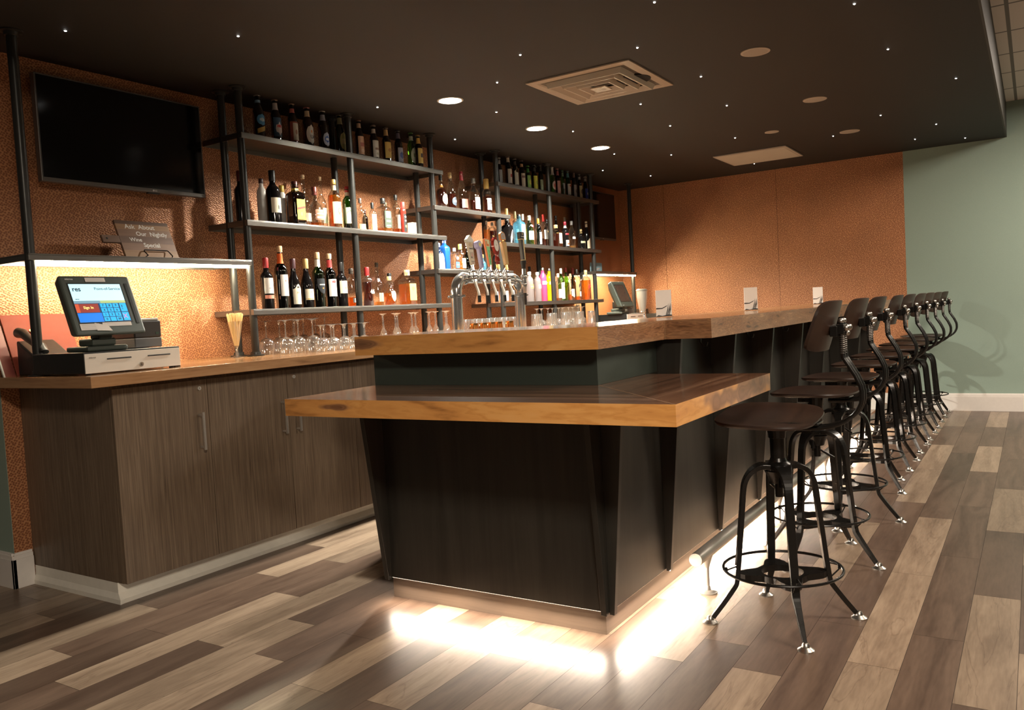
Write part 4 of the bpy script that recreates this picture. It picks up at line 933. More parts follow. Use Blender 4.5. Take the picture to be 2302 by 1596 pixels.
def liquors2():
    g = 'liquor bottles on the middle right shelf'
    B('narrow square clear bottle with white cap between poles behind the taps', g, (5.655,3.80,1.745,.179,.0222), 'square', CLEAR, (.75,.72,.66), liq=(.6,'amber'), capz=.84)
    B('wider square clear bottle with white cap between poles behind the taps', g, (5.80,3.84,1.745,.181,.028), 'square', CLEAR, (.75,.72,.66), liq=(.6,'dark'), capz=.84)
    B('black square shouldered bottle right of the pole, middle right shelf', g, (5.918,3.765,1.745,.209,.040), 'square', DARK, BLACKPL, [((.75,.66,.55),.05,.4,'slant',.4)], capz=.84)
    B('dark red bottle with tall gold neck behind the black square bottle', g, (6.16,3.92,1.745,.334,.034), 'wine', CLEAR, (.72,.50,.16), liq=(.62,'dark'), capz=.76)
    B('pale blue square gin bottle with black cap and white label', g, (6.113,3.765,1.745,.261,.044), 'square', BLUEG, BLACKPL, [((.70,.76,.76),.16,.66,'rect',.6)], capz=.86)
    B('bottle with gold and black neck behind the pale blue gin bottle', g, (6.315,3.93,1.745,.320,.028), 'wine', CLEAR, (.25,.2,.08), [(CREAM,.2,.5,'rect',.8)])
    B('bottle with tall white cap behind the green gin bottle', g, (6.43,3.92,1.745,.304,.030), 'liquor', CLEAR, (.75,.70,.62), [(WHITE,.2,.55,'rect',.8)], capz=.82)
    B('green gin bottle with white cap, red seal and broad white label', g, (6.284,3.765,1.745,.263,.0360), 'liquor', LGREEN, (.78,.74,.68), [((.70,.74,.68),.18,.48,'rect',1.2,[((.1,.3,.1),.46,.48,'rect',1.2)]),((.6,.10,.12),.60,.68,'oval',.5)], capz=.84)
    B('dark brown bottle with orange neck and a hanging white tag', g, (6.405,3.745,1.745,.242,.0270), 'liquor', BROWN, (.85,.35,.03), [(WHITE,.06,.5,'rect',.7)], liq=(.6,'dark'), capz=.82)
    B('clear bourbon bottle with red wax top and white label beside the pole', g, (6.60,3.80,1.745,.300,.0345), 'liquor', CLEAR, (.60,.06,.05), [(WHITE,.24,.52,'rect',.95)], (.26,'dark'), capz=.78)
    B('black bottle behind the square amber bottle, left one', g, (6.83,3.90,1.745,.282,.030), 'liquor', DARK, BLACKPL, [(GOLD,.55,.6,'rect',1.0)])
    B('square amber liqueur bottle with upright cream label', g, (6.75,3.76,1.745,.209,.050), 'square', CLEAR, (.45,.3,.15), [(CREAM,.16,.62,'rect',.5,[((.4,.3,.2),.36,.5,'oval',.2)])], (.60,'dark'))
    B('dark bottle behind the square amber bottle, right one', g, (7.03,3.91,1.745,.330,.030), 'liquor', DARK, BLACKPL, [(GOLD,.45,.5,'rect',1.0)])
    B('dark coffee liqueur bottle with red and white neck and white label', g, (6.95,3.77,1.745,.252,.0330), 'liquor', DARK, (.55,.03,.06), [(WHITE,.08,.3,'rect',.9,[((.5,.15,.1),.12,.2,'rect',.6)]),((.5,.03,.04),.5,.56,'rect',1.0)], neck=(WHITE,.76,.86), capz=.88)
    B('bottle with olive grey cap standing behind the clear banded bottle', g, (7.23,3.92,1.745,.330,.028), 'liquor', CLEAR, (.24,.2,.14), liq=(.5,'gold'))
    B('clear grey bottle with white lettered band, middle right shelf', g, (7.14,3.80,1.745,.274,.0347), 'liquor', CLEAR, (.3,.3,.3), [((.75,.75,.72),.36,.44,'rect',.9)], (.12,'gold'))
    B('round black liqueur bottle with gold neck and gold band', g, (7.275,3.77,1.745,.199,.0402), 'round', DARK, (.62,.48,.2), [((.45,.45,.30),.30,.40,'rect',1.2)])
    B('black bottle with cream neck and cream label, last on the middle right shelf', g, (7.455,3.80,1.745,.291,.0330), 'flask', DARK, (.75,.64,.45), [((.78,.68,.48),.06,.32,'wave',1.0)], capz=.80)
    g = 'vodka and whiskey bottles on the low right shelf'
    B('frosted vodka bottle with orange label bands, low right shelf', g, (6.244,3.77,1.247,.264,.0353), 'tall', FROST, (.72,.68,.64), [((.90,.48,.12),.44,.58,'rect',.7,[((.85,.7,.5),.50,.515,'rect',.7)])])
    B('frosted vodka bottle with pale yellow label bands, low right shelf', g, (6.374,3.765,1.247,.262,.0320), 'tall', FROST, (.72,.68,.64), [((.85,.80,.35),.44,.58,'rect',.7,[((.8,.75,.6),.50,.515,'rect',.7)])])
    B('black bottle behind the two frosted vodka bottles', g, (6.502,3.92,1.247,.327,.027), 'wine', DARK, BLACKPL)
    B('hot pink vodka bottle with white band and silver cap', g, (6.498,3.78,1.247,.303,.0344), 'tall', P('hot pink bottle', (.80,.06,.16), .25), DULLCHROME, [((.85,.75,.72),.50,.60,'rect',1.2)], txt=('SVEDKA', .016, .55, (.6,.3,.3)), capz=.92)
    B('black capped bottle behind the hot pink bottle', g, (6.716,3.93,1.247,.341,.026), 'wine', DARK, BLACKPL)
    B('bright yellow vodka bottle with pale band and silver cap', g, (6.621,3.78,1.247,.301,.0368), 'tall', P('bright yellow bottle', (.92,.66,.01), .25), DULLCHROME, [((.92,.86,.45),.50,.60,'rect',1.2)], capz=.92)
    B('clear bottle with frosted label right of the pole, low right shelf', g, (6.745,3.76,1.247,.255,.0294), 'liquor', CLEAR, (.7,.55,.45), [(WHITE,.10,.42,'rect',1.0,[((.4,.5,.4),.3,.38,'oval',.4)])], (.1,'orange'))
    B('green whiskey bottle with grey cap and large white label, low right shelf', g, (6.876,3.80,1.247,.307,.0320), 'liquor', LGREEN, (.38,.37,.33), [((.85,.85,.72),.06,.56,'rect',1.0,[((.5,.45,.15),.4,.48,'oval',.3)])], capz=.84)
    B('dark green bottle behind the clear bottle next to the pole, low right shelf', g, (6.932,3.93,1.247,.319,.026), 'wine', GREEN, BLACKPL)
    B('yellow green bottle with red capsule, low right shelf', g, (7.157,3.90,1.247,.326,.0290), 'wine', LGREEN, (.4,.06,.05), liq=(.55,'gold'), capz=.86)
    B('dimpled clear whisky bottle with white and yellow label, low right shelf', g, (7.006,3.77,1.247,.256,.0363), 'round', CLEAR, (.55,.25,.15), [((.88,.80,.45),.16,.42,'rect',.9,[(WHITE,.1,.25,'oval',.5)])], (.22,'orange'))
    B('tall clear whisky bottle with slanted black label, low right shelf', g, (7.20,3.80,1.247,.304,.0320), 'square', CLEAR, BLACKPL, [((.08,.07,.06),.44,.54,'slant',.7),(WHITE,.12,.28,'rect',.4)], (.12,'orange'))
    B('dark bottle with red cap behind the tall clear whisky bottle', g, (7.36,3.93,1.247,.331,.026), 'wine', DKGREEN, (.35,.06,.05))
    B('square amber whisky bottle with slanted red label, last on the low right shelf', g, (7.35,3.78,1.247,.297,.0398), 'square', CLEAR, (.75,.55,.3), [((.62,.05,.05),.40,.50,'slant',.6)], (.66,'orange'))
    B('pale blue labelled short bottle seen under the taps', g, (5.714,3.80,1.247,.152,.0279), 'square', CLEAR, (.6,.6,.62), [((.55,.60,.75),.1,.62,'rect',.7)])
    B('short white labelled bottle left of the right tap post', g, (5.878,3.80,1.247,.160,.0247), 'square', CLEAR, (.7,.7,.7), [(WHITE,.1,.62,'rect',.7)])
    B('short bottle with white label and red spot beside the right tap post', g, (5.992,3.80,1.247,.168,.0269), 'square', CLEAR, (.7,.7,.7), [(WHITE,.1,.62,'rect',.7,[(REDC,.3,.42,'oval',.3)])])
liquors2()
# ------------------------------------------------------------------ glassware
def glass_proto(kind):
    t = thing(kind[0], '', 'glass', (0, 0, 0))
    r, h, tp = kind[1], kind[2], kind[3]
    if tp == 'wine':     # standing on its rim
        MB().lathe([(r*.80, 0), (r*.93, h*.12), (r, h*.26), (r*.90, h*.38), (r*.55, h*.46), (r*.12, h*.50)], (0, 0, 0), 24).build('bowl', DRINK, t, smooth=True)
        MB().lathe([(r*.12, h*.50), (.004, h*.56), (.0036, h*.85), (.008, h*.95)], (0, 0, 0), 12).build('stem', DRINK, t, smooth=True)
        MB().lathe([(.008, h*.95), (r*.45, h*.975), (r*.85, h*.99), (r*.85, h), (1e-5, h)], (0, 0, 0), 24).build('foot', DRINK, t, smooth=True)
    elif tp == 'flute':
        MB().lathe([(r*.80, 0), (r, h*.2), (r*.8, h*.42), (r*.25, h*.55)], (0, 0, 0), 20).build('bowl', DRINK, t, smooth=True)
        MB().lathe([(r*.25, h*.55), (.0065, h*.62), (.0055, h*.9), (.01, h*.96)], (0, 0, 0), 12).build('stem', DRINK, t, smooth=True)
        MB().lathe([(.01, h*.96), (r*.9, h*.985), (r*1.05, h), (1e-5, h)], (0, 0, 0), 20).build('foot', DRINK, t, smooth=True)
    else:
        MB().lathe([(r, 0), (r*.97, .003), (r*.84, h*.97), (r*.82, h), (1e-5, h)], (0, 0, 0), 24).build('tumbler_wall', DRINK, t, smooth=True)
        MB().lathe([(1e-5, h-.014), (r*.80, h-.014), (r*.8, h-.004)], (0, 0, 0), 20).build('thick_base', DRINK, t, smooth=True)
    return t
def glasses(kind, label, group, pts, ordinal=False):
    p = glass_proto(kind)
    for i, (x, y) in enumerate(pts):
        o = p if i == 0 else copy_tree(p)
        o.location = (x, y, CZ); o['label'] = label; o['group'] = group
        if ordinal: o['label'] = label+', '+ORD[i]+' from the left'
ORD = ['first', 'second', 'third', 'fourth', 'fifth', 'sixth', 'seventh', 'eighth', 'ninth', 'tenth']
R8 = lambda x0, dx, n, y: [(x0+dx*i, y+(.006 if i % 2 else -.004)) for i in range(n)]
glasses(('wine_glass', .046, .195, 'wine'), 'large wine glass upside down on the back counter, in the leftmost glass cluster', 'large upturned wine glasses', R8(3.245, .104, 3, 3.60)+R8(3.26, .11, 3, 3.78))
glasses(('wine_glass', .038, .155, 'wine'), 'smaller wine glass upside down in the crowd left of the raised bar counter', 'smaller upturned wine glasses', R8(3.38, .092, 5, 3.46)+R8(3.60, .092, 4, 3.575)+R8(3.62, .092, 4, 3.68))
glasses(('wine_glass', .040, .205, 'wine'), 'tall wine glass upside down against the copper wall, left of the second pole pair', 'tall upturned wine glasses at the wall', R8(3.62, .095, 4, 3.945))
glasses(('champagne_glass', .026, .205, 'flute'), 'stemmed glass upside down in the row left of the taps', 'upturned stemmed glasses left of the taps', [(4.06, 3.58), (4.17, 3.57), (4.25, 3.62), (4.34, 3.57), (4.44, 3.62), (4.53, 3.57), (4.64, 3.60), (4.72, 3.57), (4.80, 3.62), (4.9, 3.58)], True)
glasses(('tumbler', .038, .135, 'tumbler'), 'clear tumbler upside down behind the copper mugs between the tap posts', 'tumblers between the tap posts', R8(4.93, .085, 8, 3.60)+R8(5.0, .085, 7, 3.50))
glasses(('pint_glass', .036, .145, 'tumbler'), 'clear pint glass upside down on the back counter right of the taps', 'pint glasses right of the taps', [(5.80+.084*i, 3.50+.03*((i*7) % 3-1)) for i in range(14)])
glasses(('wine_glass', .038, .19, 'wine'), 'stemmed glass upside down behind the pint glasses right of the taps', 'upturned stemmed glasses behind the pints', R8(6.05, .095, 10, 3.60))
MUGC = P('polished copper', (.95, .48, .16), .14, 1)
mug = thing('copper_mug', '', 'mug', (0, 0, 0), 'copper mugs between the tap posts')
MB().lathe([(.026, 0), (.031, .013), (.034, .046), (.030, .088), (.032, .104), (.0305, .104), (.028, .088), (.031, .052), (.026, .01), (1e-5, .008)], (0, 0, 0), 24).build('mug_body', MUGC, mug, smooth=True)
MB().tube([(-.030, 0, .098), (-.050, 0, .09), (-.056, 0, .06), (-.045, 0, .032), (-.031, 0, .03)], .0035, 8).build('handle', MUGC, mug, smooth=True)
for i, (x, y) in enumerate([(4.80, 3.38), (4.93, 3.39), (5.02, 3.38), (5.13, 3.39), (5.27, 3.38)]):
    o = mug if i == 0 else copy_tree(mug)
    o.location = (x, y, CZ); o['label'] = 'shiny copper mug, %s from the left between the two tap posts' % ['first', 'second', 'third', 'fourth', 'fifth'][i]
# straws in a tall glass
t = thing('pilsner_glass', 'tall tapered glass full of pale straws at the left end of the glassware', 'glass', (3.0, 3.72, CZ))
gx, gy = 3.0, 3.72
MB().lathe([(.036, 0), (.036, .003), (.008, .012), (.006, .05), (.012, .06), (.022, .10), (.040, .20)], (gx, gy, CZ), 24).build('glass_body', DRINK, t, smooth=True)
rnd = random.Random(3); sp = thing('straw_bundle', 'bundle of pale yellow straws fanning out of the tall glass', 'straws', (gx, gy, CZ+.07))
sp['kind'] = 'stuff'; m = MB()
for k in range(70):
    a = rnd.random()*2*PI; q = math.sqrt(rnd.random()); x0, y0 = gx+.011*q*math.cos(a), gy+.011*q*math.sin(a)
    m.cyl((x0, y0, CZ+.066), (gx+.045*q*math.cos(a+.3), gy+.045*q*math.sin(a+.3), CZ+.235+rnd.random()*.012), .0022, n=5)
m.build('straws', P('pale straw', (.82, .58, .26), .6), sp)
# tilt of the nearest stool's seat
for ch in bpy.data.objects:
    if ch.parent == stool0 and ch.data.name.startswith('seat') and not ch.data.name.startswith('seat_bracket'):
        from mathutils import Quaternion
        a = math.radians(16.5-SP[0][2]); q = Quaternion((math.sin(a), -math.cos(a), 0), math.radians(6)).to_matrix()
        q = q @ Matrix.Rotation(math.radians(SP[0][3]-SP[0][2]), 3, 'Z')
        p = Vector((0, 0, .725)); ch.rotation_euler = q.to_euler(); ch.location = p-q@p+Vector((.02, .02, 0))
# ------------------------------------------------------------------ point of sale terminals
def pos_terminal(x0, yb, zt, w_, lit, label, loc_label):
    """x0 left edge, yb front bottom edge y, zt bottom edge z of the tilted housing"""
    tl = math.radians(23); v = Vector((0, math.sin(tl), math.cos(tl))); n = Vector((0, -math.cos(tl), math.sin(tl))); u = Vector(X)
    t = thing('pos_terminal', label, 'cash register terminal', (x0+w_/2, yb+.12, CZ+.095))
    O = Vector((x0, yb, zt)); h = .285
    m = MB()
    # wedge shaped housing: front face plus a smaller back, rounded by bevel
    pts = []
    for (a, b, d) in ((0, 0, 0), (w_, 0, 0), (w_, h, 0), (0, h, 0), (.012, .02, -.05), (w_-.012, .02, -.05), (w_-.012, h-.004, -.05), (.012, h-.004, -.05), (.05, .04, -.085), (w_-.05, .04, -.085), (w_-.05, h-.06, -.085), (.05, h-.06, -.085)):
        pts.append(tuple(O+u*a+v*b+n*d))
    m.add(pts, [(0, 1, 2, 3), (1, 0, 4, 5), (2, 1, 5, 6), (3, 2, 6, 7), (0, 3, 7, 4), (5, 4, 8, 9), (6, 5, 9, 10), (7, 6, 10, 11), (4, 7, 11, 8), (11, 10, 9, 8)])
    m.build('housing', DARKPLASTIC, t, bevel=.012, seg=3)
    sx0, sx1, sy0, sy1 = .035*w_/.32, w_-.058, .062, h-.043
    f = lambda a, b, d=.0006: O+u*a+v*b+n*d
    def quad(mm, a0, b0, a1, b1, d, mi): mm.add([f(a0, b0, d), f(a1, b0, d), f(a1, b1, d), f(a0, b1, d)], [(0, 1, 2, 3)], mi)
    MB().frame_box(f(sx0-.006, sy0-.006, 0), u, v, n, sx1-sx0+.012, sy1-sy0+.012, .0006).build('screen_bezel', BLACKPL, t)
    if lit:
        SC = [P('lit screen pale', (.50, .78, .86), .4, emit=.95), P('lit screen slate', (.16, .28, .36), .4, emit=.9), P('lit screen olive', (.36, .46, .20), .4, emit=.9), P('lit screen maroon', (.24, .035, .025), .4, emit=.9),
              P('lit screen blue', (.01, .17, .66), .4, emit=.95), P('lit screen key blue', (.02, .38, .72), .4, emit=.9), P('lit screen dark blue', (.01, .05, .14), .4, emit=.6), P('lit screen red', (.52, .08, .03), .4, emit=.9)]
        sm = MB(); Wd, Hd = sx1-sx0, sy1-sy0
        def q(a0, b0, a1, b1, mi, d=.0010): quad(sm, sx0+a0*Wd, sy0+b0*Hd, sx0+a1*Wd, sy0+b1*Hd, d, mi)
        q(0, 0, 1, 1, 0); q(0, .49, .5, .56, 1, .0012); q(.5, .49, 1, .56, 2, .0012); q(0, 0, 1, .49, 6, .0012)
        q(0, .25, .44, .475, 3, .0014); q(0, .25, .07, .475, 7, .0016); q(0, 0, .46, .235, 4, .0014)
        for r in range(4):
            for c in range(3): q(.475+c*.125, .375-r*.12, .475+c*.125+.11, .375-r*.12+.105, 5, .0014)
        q(.86, .26, .99, .48, 5, .0014); q(.86, .02, .99, .24, 5, .0014)
        sm.build('screen', SC, t)
        ink = P('screen lettering dark', (.03, .05, .09), .5)
        def st(s, size, a, b, m_, bold=0): text(s, size, f(sx0+a*Wd, sy0+b*Hd, .0020), u, v, m_, t, bold=bold)
        st('res', .030, .12, .86, ink, .0006); st('Point-of-Service', .0185, .72, .87, ink); st('micros', .006, .08, .60, ink, .0002)
        st('Sign In', .017, .24, .375, P('lit yellow lettering', (.80, .72, .25), .5, emit=.8), .0004)
        for i, k in enumerate(['7', '8', '9', '4', '5', '6', '1', '2', '3', '0', '', '00']):
            if k: st(k, .014, .53+(i % 3)*.125, .425-(i//3)*.12, ink, .0003)
        st('!', .03, .90, .37, ink); st('X', .03, .91, .13, P('lit pink cross', (.7, .2, .45), .5, emit=.7))
        text('micros', .0125, f(.045, h-.020, .0018), u, v, P('silver logo', (.6, .6, .6), .4), t, bold=.0003)
        st_m = P('paper strip', (.72, .66, .60), .7); gi = P('faint print', (.35, .32, .34), .7)
        for nm, (a0, b0, a1, b1, d) in (('top_note', (.115, h-.032, .205, h-.012, .0016)), ('left_note', (.030, .026, .115, .055, .0016)), ('right_note', (.130, .040, .262, .058, .0016))):
            pm = MB(); quad(pm, a0, b0, a1, b1, d, 0)
            for k in range(2 if nm != 'left_note' else 3): quad(pm, a0+.006, b1-.007-k*.008, a1-.008, b1-.0058-k*.008, d+.0003, 1)
            pm.build('taped_note', [st_m, gi], t)
        pm = MB(); pm.add([f(.095, .058, .0024), f(.098, .022, .0024), f(.165, .018, .003), f(.148, .052, .0024), f(.125, .05, .0024)], [(0, 1, 2, 3, 4)]); pm.build('taped_note', st_m, t)
    else:
        sm = MB(); quad(sm, sx0, sy0, sx1, sy1, .001, 0); sm.build('screen', P('switched off screen', (.05, .035, .028), .28), t)
        text('micros', .011, f(.05, .02, .0018), u, v, P('silver logo', (.6, .6, .6), .4), t)
    cr = MB(); cr.frame_box(f(w_-.036, .05, .0002), u, v, n, .012, h-.09, .002); cr.build('card_slot', BLACKPL, t)
    b = MB(); cx = x0+w_/2
    b.box(cx-.10, cx+.085, yb+.03, yb+.20, CZ+.0955, CZ+.118); b.box(cx-.06, cx+.05, yb+.06, yb+.17, CZ+.118, CZ+.150); b.box(cx-.035, cx+.03, yb+.05, yb+.12, CZ+.145, CZ+.19)
    b.build('stand', DARKPLASTIC, t, bevel=.008)
    return t
def cash_drawer(x0, x1, y0, y1, label, txt):
    z0, z1 = CZ+.006, CZ+.0945
    t = thing('cash_drawer', label, 'cash drawer', ((x0+x1)/2, (y0+y1)/2, CZ))
    MB().box(x0, x1, y0+.004, y1, z0, z1).build('case', BLACKPL, t, bevel=.002)
    MB().box(x0+.002, x1-.002, y0, y0+.004, z0+.001, z1-.006).build('front_panel', P('brushed drawer front', (.80, .76, .68), .35, .3), t, bevel=.001)
    wd = x1-x0; zc = (z0+z1)/2+.012
    for a in (.34, .76):
        s = MB(); s.cyl((x0+wd*a-.055, y0-.0005, zc), (x0+wd*a+.055, y0-.0005, zc), .003, n=8); s.build('slot', BLACKPL, t)
    k = MB(); k.cyl((x0+wd*.56, y0, z0+.022), (x0+wd*.56, y0-.006, z0+.022), .0095, n=20); k.box(x0+wd*.56-.001, x0+wd*.56+.001, y0-.0068, y0-.006, z0+.017, z0+.026, 1)
    k.build('lock', [DULLCHROME, BLACKPL], t)
    f = MB()
    for xx in (x0+.03, x1-.03):
        for yy in (y0+.03, y1-.03): f.cyl((xx, yy, CZ), (xx, yy, z0), .01, n=12)
    f.build('rubber_foot', BLACKPL, t)
    if txt: text('micros', .011, (x0+.035, y0-.0007, z1-.022), X, ZA, BLACKPL, t)
cash_drawer(1.895, 2.345, 3.30, 3.70, 'steel fronted cash drawer under the lit point of sale terminal', True)
pos_terminal(1.895, 3.345, 1.155, .325, True, 'dark green grey sales terminal with a lit blue sign-in screen and taped notes', '')
cash_drawer(7.50, 7.92, 3.42, 3.80, 'copper reflecting cash drawer under the switched off terminal at the far end', False)
pos_terminal(7.42, 3.43, 1.155, .30, False, 'grey green sales terminal with a dark screen at the far end of the counter', '')
def printer(x0, x1, y0, y1, z0, label):
    t = thing('receipt_printer', label, 'receipt printer', ((x0+x1)/2, (y0+y1)/2, z0))
    MB().box(x0, x1, y0, y1, z0, z0+.045).build('lower_body', P('grey printer plastic', (.10, .095, .09), .5), t, bevel=.004)
    MB().prism([(x0, y0), (x1, y0), (x1, y1), (x0, y1)], z0+.045, z0+.125).build('upper_body', P('black brown printer plastic', (.022, .018, .015), .4), t, bevel=.006)
    MB().box(x0+.006, x1-.006, y0+.008, y1-.01, z0+.125, z0+.136).build('lid', P('pale printer lid', (.48, .45, .40), .35), t, bevel=.003)
    MB().box(x0+.02, x1-.03, y0+.04, y0+.055, z0+.1355, z0+.137).build('paper_slot', BLACKPL, t)
    MB().box(x1-.03, x1-.015, y0-.001, y0, z0+.06, z0+.07).build('light_window', P('dim led', (.05, .08, .06), .2), t)
printer(2.255, 2.395, 3.50, 3.68, CZ+.0955, 'black receipt printer with pale lid behind the lit terminal')
printer(7.80, 7.94, 3.55, 3.72, CZ+.0955, 'black receipt printer beside the switched off terminal')
t = thing('wall_outlet', 'black wall outlet with two plugs on the copper wall right of the cash drawer', 'power outlet', (2.62, YB-.001, 1.13))
MB().box(2.575, 2.66, YB-.007, YB-.0005, 1.07, 1.19).build('cover_plate', P('bronze outlet plate', (.07, .055, .04), .4), t, bevel=.002)
m = MB()
for zz in (1.105, 1.150): m.box(2.60, 2.635, YB-.012, YB-.007, zz-.016, zz+.016)
m.build('socket', P('black plastic socket', (.015, .015, .014), .35), t, bevel=.002)
pl = thing('power_plug', 'black plug and looping cord hanging from the wall outlet', 'power cord', (2.62, 3.99, 1.13))
m = MB(); m.box(2.605, 2.632, YB-.042, YB-.0125, 1.137, 1.165); m.build('plug', BLACKPL, pl, bevel=.004)
MB().tube([(2.62, 3.99, 1.15), (2.65, 3.965, 1.152), (2.675, 3.95, 1.135), (2.685, 3.94, 1.09), (2.67, 3.92, 1.04), (2.645, 3.88, 1.005), (2.62, 3.83, CZ+.005), (2.58, 3.78, CZ+.005)], .004, 8).build('cord', BLACKPL, pl, smooth=True)
b = thing('pepper_box', 'small black gadget with a clear top beside the right end of the cash drawer', 'gadget', (2.36, 3.36, CZ))
MB().box(2.345, 2.375, 3.345, 3.385, CZ, CZ+.012).build('base', BLACKPL, b, bevel=.002); MB().lathe([(.012, .012), (.012, .03), (.014, .032), (.014, .042), (1e-5, .044)], (2.36, 3.365, CZ), 14).build('knob', BLACKPL, b, smooth=True)
# telephone behind the terminal
t = thing('telephone', 'black desk telephone half hidden behind the lit sales terminal', 'telephone', (1.99, 3.79, CZ))
m = MB(); m.add([(1.93, 3.71, CZ), (2.10, 3.71, CZ), (2.10, 3.90, CZ), (1.93, 3.90, CZ), (1.93, 3.71, CZ+.06), (2.10, 3.71, CZ+.06), (2.10, 3.90, CZ+.16), (1.93, 3.90, CZ+.16)], [(0, 3, 2, 1), (4, 5, 6, 7), (0, 1, 5, 4), (1, 2, 6, 5), (2, 3, 7, 6), (3, 0, 4, 7)])
m.build('phone_body', BLACKPL, t, bevel=.008)
MB().tube([(1.945, 3.70, CZ+.10), (1.945, 3.72, CZ+.125), (1.945, 3.78, CZ+.145), (1.945, 3.86, CZ+.19), (1.945, 3.90, CZ+.195)], [.022, .024, .014, .022, .024], 14).build('handset', BLACKPL, t, smooth=True)
cc = [(1.95+.006*math.cos(k*1.3), 3.70-.012+.006*math.sin(k*1.3), CZ+.012+.0022*k) for k in range(36)]
MB().tube(cc, .0018, 5).build('coiled_cord', BLACKPL, t, smooth=True)
# menus leaning at the left
t = thing('menu_folder', 'large red leatherette menu folder leaning against the copper wall behind the terminal', 'folder', (2.03, 3.95, CZ))
m = MB(); m.add([(1.925, 3.90, CZ), (2.24, 3.90, CZ), (2.24, 4.018, CZ+.28), (1.925, 4.018, CZ+.28), (1.925, 3.908, CZ), (2.24, 3.908, CZ), (2.24, 4.026, CZ+.28), (1.925, 4.026, CZ+.28)], [(0, 1, 2, 3), (5, 4, 7, 6), (1, 5, 6, 2), (4, 0, 3, 7), (3, 2, 6, 7), (0, 4, 5, 1)])
m.build('cover', P('red brown leatherette', (.20, .040, .022), .6, spec=.2), t, bevel=.002)
m = MB(); m.add([(2.055+.022*math.cos(2*PI*k/20), 3.9895-.012+.42*.009*math.sin(2*PI*k/20)-.0, CZ+.205+.009*math.sin(2*PI*k/20)) for k in range(20)], [tuple(range(20))]); m.build('gold_emblem', P('gold foil', (.55, .30, .08), .3, .8), t)
t = thing('clipboard', 'dark red clipboard with white sheets at the far left of the back counter', 'clipboard', (1.90, 3.93, CZ))
m = MB(); m.add([(1.868, 3.90, CZ), (1.915, 3.90, CZ), (1.915, 4.02, CZ+.275), (1.868, 4.02, CZ+.275), (1.868, 3.893, CZ), (1.915, 3.893, CZ), (1.915, 4.012, CZ+.275), (1.868, 4.012, CZ+.275)], [(0, 3, 2, 1), (4, 5, 6, 7), (0, 1, 5, 4), (1, 2, 6, 5), (2, 3, 7, 6), (3, 0, 4, 7)]); m.build('board', P('dark red board', (.16, .03, .02), .5), t)
m = MB(); m.add([(1.86, 3.895, CZ), (1.866, 3.895, CZ), (1.866, 4.014, CZ+.262), (1.860, 4.014, CZ+.262), (1.86, 3.885, CZ), (1.866, 3.885, CZ), (1.866, 4.0, CZ+.262), (1.86, 4.0, CZ+.262)], [(0, 3, 2, 1), (4, 5, 6, 7), (0, 1, 5, 4), (1, 2, 6, 5), (2, 3, 7, 6), (3, 0, 4, 7)]); m.build('paper_sheets', P('white sheets', (.7, .68, .64), .7), t)
# ------------------------------------------------------------------ wooden sign on the light shelf
t = thing('wine_sign', 'striped wooden board hand lettered Ask About Our Nightly Wine Special on the left light shelf', 'sign', (2.62, 3.86, 1.53))
def sign():
    tl = math.radians(24); v = Vector((0, math.sin(tl), math.cos(tl))); n = Vector((0, -math.cos(tl), math.sin(tl))); u = Vector(X)
    O = Vector((2.44, 3.80, 1.534)); f = lambda a, b, d=0: O+u*a+v*b+n*d
    m = MB(); W_, Hh = .30, .215
    cols = [0, 0, 1, 2, 1, 0]; hs = [0, .045, .085, .125, .165, .195, .215]
    order = [2, 1, 3, 1, 2, 0]
    for k in range(6): m.frame_box(f(0, hs[k], -.014), u, v, n, W_, hs[k+1]-hs[k], .014, order[k])
    m.build('board', [wood('sign dark strip', [(0, (.09, .045, .028)), (1, (.17, .10, .065))], 'x', 30, .08, .5, 2), wood('sign mid strip', [(0, (.20, .11, .07)), (1, (.32, .19, .12))], 'x', 30, .08, .5, 2),
                      wood('sign light strip', [(0, (.26, .14, .07)), (1, (.42, .25, .13))], 'x', 30, .08, .5, 2), wood('sign brown strip', [(0, (.13, .07, .045)), (1, (.24, .14, .09))], 'x', 30, .08, .5, 2)], t)
    h = MB(); h.frame_box(f(-.095, .085, -.014), u, v, n, .095, .042, .014); h.build('paddle_handle', wood('sign brown strip', [], 'x'), t, bevel=.004)
    ho = MB(); c = f(-.07, .106, .0004); h2 = [c+u*(.006*math.cos(2*PI*k/16))+v*(.006*math.sin(2*PI*k/16)) for k in range(16)]; ho.add(h2, [tuple(range(16))]); ho.build('hanging_hole', BLACKPL, t)
    ch = P('chalk white lettering', (.88, .86, .80), .7)
    for s, a, b, z in (('Ask  About', .13, .180, .036), ('Our  Nightly', .185, .140, .034), ('Wine', .085, .105, .030), ('Special', .165, .075, .034)):
        text(s, z, f(a, b, .0008), u, v, ch, t, bold=.0003)
    e = MB(); e.tube([f(.10, .0, .03), f(.10, .035, .012), f(.105, .042, .010), f(.235, .042, .010), f(.24, .035, .012), f(.24, .0, .03)], .0028, 8)
    e.tube([f(.10, .0, .03), f(.09, -.004, .0), f(.09, .0, -.06)], .0028, 8); e.tube([f(.24, .0, .03), f(.25, -.004, .0), f(.25, .0, -.06)], .0028, 8)
    z0 = min(p[2] for p in e.v); e.v = [(a, b, c if c > 1.5305 else 1.533) for a, b, c in e.v]
    e.build('wire_easel', BLACKIRON, t, smooth=True)
sign()
t = thing('picture_card', 'pale blue picture card standing on the right light shelf', 'card', (7.62, 3.80, 1.53))
m = MB(); m.box(7.505, 7.765, 3.80, 3.806, 1.5305, 1.625); m.build('card', P('pale blue card', (.20, .32, .36), .5), t)
